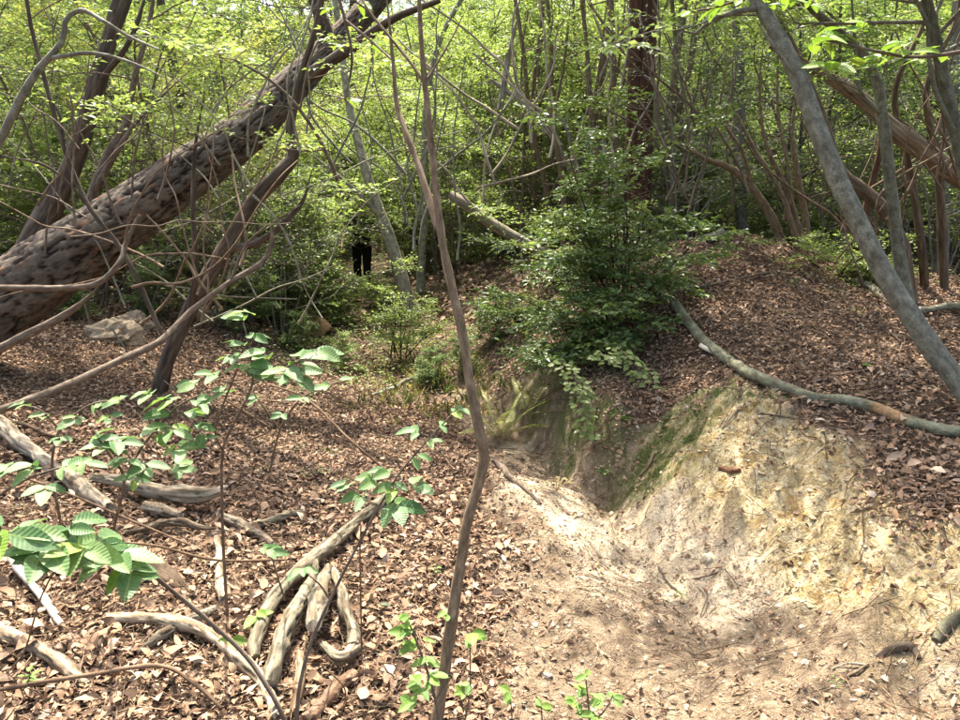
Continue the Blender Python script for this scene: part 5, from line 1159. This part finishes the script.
fallen("grey_limb", "arched grey branch forming the left side of the pile of bent branches", [(392,500,5,.03),(370,520,6.4,.04),(350,540,7,.05),(330,560,8,.06),(307,580,8.5,.06),(288,597,9,.06),(268,620,9.5,.05),(257,650,9.5,.03),(255,664,7,.02)], M_dead, "branch", 16, .13, (.8, .8, .7), seed=82, n=70)
fallen("grey_limb", "grey forked limb in the middle of the pile of bent branches", [(318,583,3,.12),(313,605,6,.13),(300,630,9,.11),(285,655,10,.08),(275,680,10,.05),(270,695,8,.03)], M_dead, "branch", 16, .13, (.85, .85, .74), seed=83, n=50)
fallen("grey_limb", "thick pale sawn-off limb at the heart of the pile of bent branches", [(331,592,5,.13),(325,612,8,.14),(320,632,11,.13),(315,652,12,.11)], M_dead, "branch", 18, .1, (.95, .95, .85), endcol=(1.9, 1.85, 1.7), seed=84, n=40)
fallen("grey_limb", "curved grey branch on the right side of the pile of bent branches", [(334,590,5,.10),(340,607,7,.10),(348,628,8,.09),(352,648,8.5,.08),(352,664,8,.07)], M_dead, "branch", 16, .13, (.85, .84, .75), seed=85, n=50)
fallen("grey_limb", "short grey elbow closing the pile of bent branches below", [(357,664,7,.06),(345,672,7.5,.06),(335,672,6,.06),(325,664,4.5,.08)], M_dead, "branch", 14, .15, (1, 1, .9), seed=86, jag=.4)
fallen("brown_log", "pinkish brown log end below the pile of bent branches", [(353,680,7,.02),(338,695,8.5,.02),(322,710,9,.01),(305,728,9,.0)], M_dead, "log", 16, .12, (.75, .55, .45), seed=87, n=36)
fallen("brown_log", "upright rotten brown stub at the bottom below the bent branches", [(300,672,4,.08),(300,695,6,.06),(296,722,7,.02)], M_dead, "wood", 12, .4, (1.0, .8, .62), seed=88, jag=.6)
fallen("dark_branch", "thin dark branch lying along the bottom left corner", [(-20,708,2.2,.06),(40,702,2.4,.08),(90,697,2.4,.09),(160,691,2.4,.10),(195,702,2.2,.08),(222,722,2.4,.05)], M_brown, "branch", 8, .1, (1.4, 1.2, 1), seed=89)
fallen("dark_branch", "thin dark branch lying left of the tall sprig behind the pale log", [(-20,425,2,.03),(20,428,2.2,.03),(50,440,2,.03),(75,443,1.6,.02)], M_brown, "branch", 8, .1, (1, .9, .8), seed=90)
fallen("grey_stick", "grey mossy stick at the path's left lip behind the sapling", [(370,398,1.8,.02),(392,392,2.4,.03),(404,385,2.4,.03),(420,378,2,.03)], M_grey, "stick", 8, seed=91)
fallen("root", "dark root looping out of the soil at the lower right edge", [(875,661,3,.0),(885,658,4,.01),(898,652,4.4,.015),(910,652,4,.01),(918,660,3,.0)], M_brown, "root", 10, seed=92)
fallen("root", "thick grey root bulging from the bank at the right edge", [(935,642,5,.0),(948,632,7,.01),(965,624,8,.02),(990,618,8,.02)], M_grey, "root", 12, seed=93, tint=(.7, .7, .6))
fallen("root", "brown exposed root running beside the sapling's kink to the gully", [(486,452,3,.02),(496,465,3.4,.02),(508,478,3,.02),(525,492,2.4,.01),(540,505,1.5,.0)], M_twig, "root", 8, seed=94)
TW = [((658,570,1.6),(668,585,1.8),(682,597,1.8),"pale curved twig on the path beside the pale stone"),((680,585,1),(705,580,1.2),(735,570,1),"long thin dark twig across the middle of the path"),
      ((832,672,1.5),(848,667,1.8),(866,667,1.6),"pale twig joined to the dark root at the lower right"),((845,682,1.5),(858,675,1.6),(868,668,1.4),"short brown twig below the pale one at the lower right"),
      ((905,640,1),(935,560,1),(945,500,.8),"fine rootlet hanging down the ochre bank at the right"),((640,480,1),(648,470,1),(655,455,.8),"thin twig stuck on the mossy bank by the gully"),
      ((722,430,1),(735,418,1.2),(745,408,1),"dark twig lying on the ochre bank below the fallen branch"),((760,415,.8),(790,420,1),(820,425,.8),"twig in the litter above the ochre bank"),
      ((700,620,1),(706,600,1.2),(698,590,1),"small brown twig upright in the path's litter drift"),((853,388,.8),(880,384,1),(905,385,.9),"thin twig on the mound right of the fallen green leaf")]
for k, (a, b_, c, lb) in enumerate(TW):
    fallen("twig", lb, [(*a, .008), (*b_, .014), (*c, .006)], M_twig if k % 2 else M_dead, "twig", 6, .1, (1, .95, .85), seed=100 + k)
# bare stems of the sprigs arching over the litter
for k, (st, lb) in enumerate([([(285,560,3.2,1.3),(215,560,3.0,1.3),(150,545,2.9,1.3),(60,540,2.8,1.2),(0,530,2.8,1)], "thin brown stem stretched over the broken wood"),
        ([(0,470,3.4,1.2),(60,490,3.3,1.2),(130,520,3.2,1.2),(190,545,3.1,1.1)], "thin stem crossing in front of the bleached logs"),
        ([(385,470,3.6,1.3),(350,440,3.6,1.3),(320,410,3.8,1.4),(300,395,4.0,1.4),(270,385,4.1,1)], "thin grey twig arching over the litter behind the tall sprig"),
        ([(250,440,3.1,1),(270,430,3.1,1),(258,420,3.1,1),(225,400,3.1,.9)], "small hooked twig under the tall sprig"),
        ([(60,560,2.2,1),(40,600,2.25,1),(25,650,2.3,1),(10,670,2.3,1)], "fine upright stem crossing the white stick"),
        ([(362,660,2.3,.9),(360,560,2.3,.9),(361,525,2.3,.8)], "thin dark red-brown stick standing in litter right of the bent branches"),
        ([(340,720,2.2,.9),(345,690,2.15,.8),(325,668,2.1,.8)], "fine pale twig at the foot of the bent branches")]):
    P, r = path3(st, 24); b = MB(); tube(b, P, r, 6, .1, 3, seed=k, col=(1, .85, .7)); tag(b.build("thin_stem", M_twig), lb, "stem")

def rootlets(label, starts, seed):
    rr = random.Random(seed); o = root("roots", pick(*starts[0]), label, "roots")
    for (u, v) in starts:
        Q = []; a = rr.gauss(1.9, .5); w = rr.uniform(.6, 1.3)
        for j in range(rr.randint(4, 7)):
            p = pick(u, v, .004 + .012 * rr.random()); Q.append([*p, w * p[1] / FPX]); a += rr.gauss(0, .5); L = rr.uniform(6, 15); u += math.cos(a) * L; v += math.sin(a) * L; w *= .85
        S = spline(np.array(Q), 4 * len(Q)); b = MB(); tube(b, S[:, :3], np.maximum(S[:, 3], .0007), 5, .1, 3, col=(.8, .65, .5)); b.build("root", M_twig, o)
    return o
rootlets("fine dark roots trailing from the litter edge down the ochre bank at right", [(868 + 7 * k, 478 + 4 * k + random.uniform(-5, 5)) for k in range(12)], 3)
rootlets("fine roots hanging where the mound litter meets the bank's upper edge", [(745 + 11 * k, 378 + 7 * k + random.uniform(-4, 4)) for k in range(8)], 4)
rootlets("thin roots fringing the top of the dark gully wall", [(560 + 9 * k, 385 + 5 * k + random.uniform(-4, 4)) for k in range(8)], 5)
# ------------------------------------------------------------------ rocks
def rock(name, label, u, v, sx, sy, sz, seed, mat=M_rock, tint=(1, 1, 1), cat="rock", sink=.25):
    p = pick(u, v); th = np.linspace(0, 2 * math.pi, 33)[:-1]; ph = np.linspace(-1.2, 1.45, 16); V = []
    for a in ph:
        d = np.stack([np.cos(th) * math.cos(a), np.sin(th) * math.cos(a), np.full(32, math.sin(a))], -1); V.append(d)
    D = np.array(V); k = 1 + .32 * fbm(D[..., 0] * 1.6 + seed, D[..., 1] * 1.6, D[..., 2] * 1.6, oct=4, seed=seed)
    f1, f2, cid = voronoi(D[..., 0] * 1.7 + 5, D[..., 2] * 2.2 + D[..., 1], seed); k = k - .12 * (1 - sstep(0, .2, f2 - f1))
    V = D * k[..., None] * np.array([sx, sy, sz]) + p + np.array([0, 0, sz * (1 - 2 * sink) * .5]); b = MB()
    i = np.arange(15)[:, None] * 32; j = np.arange(32)[None]; j2 = (j + 1) % 32
    Q = np.stack([i + j, i + j2, i + 32 + j2, i + 32 + j], -1).reshape(-1, 4)
    b.add(V.reshape(-1, 3), Q=Q, col=tint, tc=V.reshape(-1, 3) * (1 if sx > .1 else 6))
    top = V[-1].mean(0); VV = np.vstack([V[-1], top[None]]); b.add(VV, T=np.stack([np.arange(32), (np.arange(32) + 1) % 32, np.full(32, 32)], -1), col=tint, tc=VV)
    return tag(b.build(name, mat, smooth=sx < .1), label, cat)
rock("rock", "pale angular rock lying in litter at the foot of the leaning pine", 112, 342, .26, .24, .16, 3, tint=(.8, .7, .56))
rock("rock", "flat darker rock just right of the pale angular rock", 135, 330, .2, .2, .14, 5, tint=(.7, .6, .5))
rock("rock", "rounded reddish stone in the green shrub beyond the bent trunk", 215, 322, .22, .2, .16, 8, tint=(1.1, .95, .75))
rock("rock", "brown earth-coloured boulder beside the path beyond the litter", 310, 330, .25, .25, .18, 9, tint=(1, .7, .45))
rock("rock", "small pale rock on the far slope behind the sapling", 459, 262, .09, .08, .05, 10, tint=(1.5, 1.5, 1.4))
rock("stone", "pale flat angular stone on the middle of the path", 707, 562, .034, .045, .026, 11, tint=(1.5, 1.4, 1.15), cat="stone")
rock("stone", "small pinkish stone left of the pale angular stone", 691, 570, .02, .02, .014, 12, tint=(1.2, .95, .8), cat="stone")
rock("stone", "round white pebble near the lower middle of the path", 805, 664, .014, .012, .009, 13, tint=(1.8, 1.7, 1.5), cat="stone")
rock("stone", "pale pebble between the twigs at the lower right", 903, 664, .014, .012, .009, 14, tint=(1.6, 1.45, 1.2), cat="stone")
rock("stone", "white pebble in litter right of the sapling's lower stem", 485, 597, .016, .014, .012, 15, tint=(1.8, 1.75, 1.65), cat="stone")
rock("stone", "grey pebble on gravel near the bottom centre", 548, 678, .016, .014, .010, 16, tint=(.7, .65, .65), cat="stone")
# single green fallen leaf
o = root("fallen_leaf", pick(868, 367, .02), "single fresh green leaf lying on the brown mound", "leaf"); o["root"] = 1
q = add_leaf(o, pick(862, 368, .02), (1, .2, .05), (0, -.3, 1), .085, "bright")
o = root("fallen_leaf", pick(388, 608, .02), "dull green leaf lying in litter left of the sapling", "leaf")
add_leaf(o, pick(380, 610, .02), (1, .1, .05), (0, -.3, 1), .045, "dark")

# ------------------------------------------------------------------ the walker on the path
def walker():
    Y = 14.0; base = at(363, 290, Y); base[2] = float(HG(base[:1], base[1:2])[0])
    o = root("person", base, "person in black T-shirt and black trousers walking the path, arms bare", "person")
    def skin(name, joints, edges, mat, lvl=2):
        me = bpy.data.meshes.new(name); me.from_pydata([j[0] for j in joints], edges, []); ob = bpy.data.objects.new(name, me); COL.objects.link(ob)
        ob.parent = o
        sk = ob.modifiers.new("s", 'SKIN'); sk.use_smooth_shade = True
        for i, j in enumerate(joints): me.skin_vertices[0].data[i].radius = j[1]
        me.skin_vertices[0].data[0].use_root = True
        ss = ob.modifiers.new("d", 'SUBSURF'); ss.levels = lvl; ss.render_levels = lvl
        ob.data.materials.append(mat); return ob
    def bm(name): return None
    def flatmat(name, c, r=.7):
        m = NT(name); tc = m.n("ShaderNodeTexCoord").outputs["Object"]; nz = m.noise(tc, 25, 4, .6)
        return m.done(m.principled(m.ramp(nz.outputs[0], [(.3, tuple(x * .75 for x in c)), (.7, tuple(min(1, x * 1.25) for x in c))]), r, .3, nz.outputs[0], .2, .01))
    SK = flatmat("skin", (.46, .27, .19), .5); CL = flatmat("black_cloth", (.012, .012, .014), .85); HR = flatmat("black_hair", (.01, .009, .008), .5); SH = flatmat("trail_shoe", (.03, .028, .028), .7)
    f = -1  # faces the camera
    J = {'pelvis': ((0, 0, .92), (.13, .10)), 'waist': ((0, 0, 1.06), (.125, .09)), 'chest': ((0, -.01, 1.26), (.15, .105)), 'neckb': ((0, -.01, 1.42), (.075, .065)), 'neck': ((0, -.02, 1.49), (.052, .052)),
         'head0': ((0, -.03, 1.56), (.066, .078)), 'head': ((0, -.03, 1.63), (.076, .092)), 'top': ((0, -.025, 1.70), (.055, .065))}
    names = list(J); joints = [J[k] for k in names]; edges = [(i, i + 1) for i in range(len(names) - 1)]
    def add(j, par): joints.append(j); edges.append((par, len(joints) - 1)); return len(joints) - 1
    for s in (-1, 1):
        sh = add(((s * .175, -.005, 1.38), (.058, .058)), 2); el = add(((s * .30, .03, 1.13), (.042, .042)), sh)
        fo = add(((s * .33, -.06, 1.0), (.036, .036)), el); wr = add(((s * .34, -.14, .90), (.026, .024)), fo); pa = add(((s * .335, -.18, .85), (.036, .018)), wr)
        for q in range(4):
            a = add(((s * (.305 + .02 * q), -.21, .81), (.010, .010)), pa); add(((s * (.307 + .02 * q), -.205, .775), (.008, .008)), a)
        t = add(((s * .300, -.175, .835), (.011, .011)), pa); add(((s * .285, -.19, .80), (.009, .009)), t)
        kn = (s * .10, -.10 if s > 0 else .02, .50); an = (s * .10, -.06 if s > 0 else .20, .10)
        hp = add(((s * .095, 0, .84), (.088, .09)), 0); k2 = add((kn, (.058, .062)), hp); c2 = add((((kn[0] + an[0]) / 2, (kn[1] + an[1]) / 2 + .02, .33), (.052, .056)), k2); a2 = add((an, (.036, .04)), c2); add(((an[0], an[1] - .13, .05), (.036, .03)), a2)
    skin("body", joints, edges, SK)
    # clothing
    skin("t_shirt", [((0, 0, .80), (.175, .14)), ((0, 0, 1.04), (.165, .13)), ((0, -.01, 1.26), (.185, .14)), ((0, -.01, 1.41), (.115, .09)), ((-.18, -.005, 1.375), (.07, .07)), ((-.25, .012, 1.22), (.062, .062)), ((.18, -.005, 1.375), (.07, .07)), ((.25, .012, 1.22), (.062, .062))],
         [(0, 1), (1, 2), (2, 3), (2, 4), (4, 5), (2, 6), (6, 7)], CL)
    tj = [((0, 0, .98), (.165, .135))]; te = []
    for s in (-1, 1):
        kn = (s * .10, -.10 if s > 0 else .02, .50); an = (s * .10, -.055 if s > 0 else .19, .13)
        n0 = len(tj); tj += [((s * .095, 0, .83), (.10, .105)), (kn, (.076, .08)), (an, (.064, .07))]; te += [(0, n0), (n0, n0 + 1), (n0 + 1, n0 + 2)]
    skin("trousers", tj, te, CL)
    for s in (-1, 1):
        an = (s * .10, -.06 if s > 0 else .20, .06 if s > 0 else .09)
        skin("shoe", [((an[0], an[1] + .03, an[2]), (.046, .05)), ((an[0], an[1] - .08, an[2] - .015), (.046, .038)), ((an[0], an[1] - .17, an[2] - .025), (.038, .028))], [(0, 1), (1, 2)], SH)
    # hair: cap of short black hair over crown, sides and back
    b = MB(); th = np.linspace(0, 2 * math.pi, 25)[:-1]; rows = []
    for a in np.linspace(-.25, 1.5, 9):
        fr = (np.sin(th) < -.2) & (a < .45); rr = math.cos(a) * np.where(fr, .80, 1.0)
        rows.append(np.stack([np.cos(th) * rr * .096, np.sin(th) * rr * .115 - .022, 1.655 + math.sin(a) * .108 + 0 * th], -1))
    V = np.array(rows); i = np.arange(8)[:, None] * 24; j = np.arange(24)[None]
    b.add(V.reshape(-1, 3), Q=np.stack([i + j, i + (j + 1) % 24, i + 24 + (j + 1) % 24, i + 24 + j], -1).reshape(-1, 4)); h = bpy.data.objects.new("hair", b.mesh("hair", HR)); COL.objects.link(h); h.parent = o
    # face: eyes, nose, mouth, ears
    def blob(name, c, r, mat):
        b = MB(); rows = []
        for a in np.linspace(-1.5, 1.5, 9): rows.append(np.stack([c[0] + np.cos(th) * math.cos(a) * r[0], c[1] + np.sin(th) * math.cos(a) * r[1], c[2] + math.sin(a) * r[2] + 0 * th], -1))
        b.add(np.array(rows).reshape(-1, 3), Q=np.stack([i + j, i + (j + 1) % 24, i + 24 + (j + 1) % 24, i + 24 + j], -1).reshape(-1, 4)); ob = bpy.data.objects.new(name, b.mesh(name, mat)); COL.objects.link(ob); ob.parent = o
    for s in (-1, 1): blob("eye", (s * .032, -.112, 1.625), (.013, .008, .006), HR); blob("ear", (s * .083, -.02, 1.61), (.012, .02, .03), SK)
    blob("nose", (0, -.128, 1.595), (.012, .018, .022), SK); blob("mouth", (0, -.108, 1.56), (.024, .008, .006), flatmat("lips", (.35, .14, .12)))
    return o
walker()
for o in bpy.data.objects:
    if "root" in o: del o["root"]
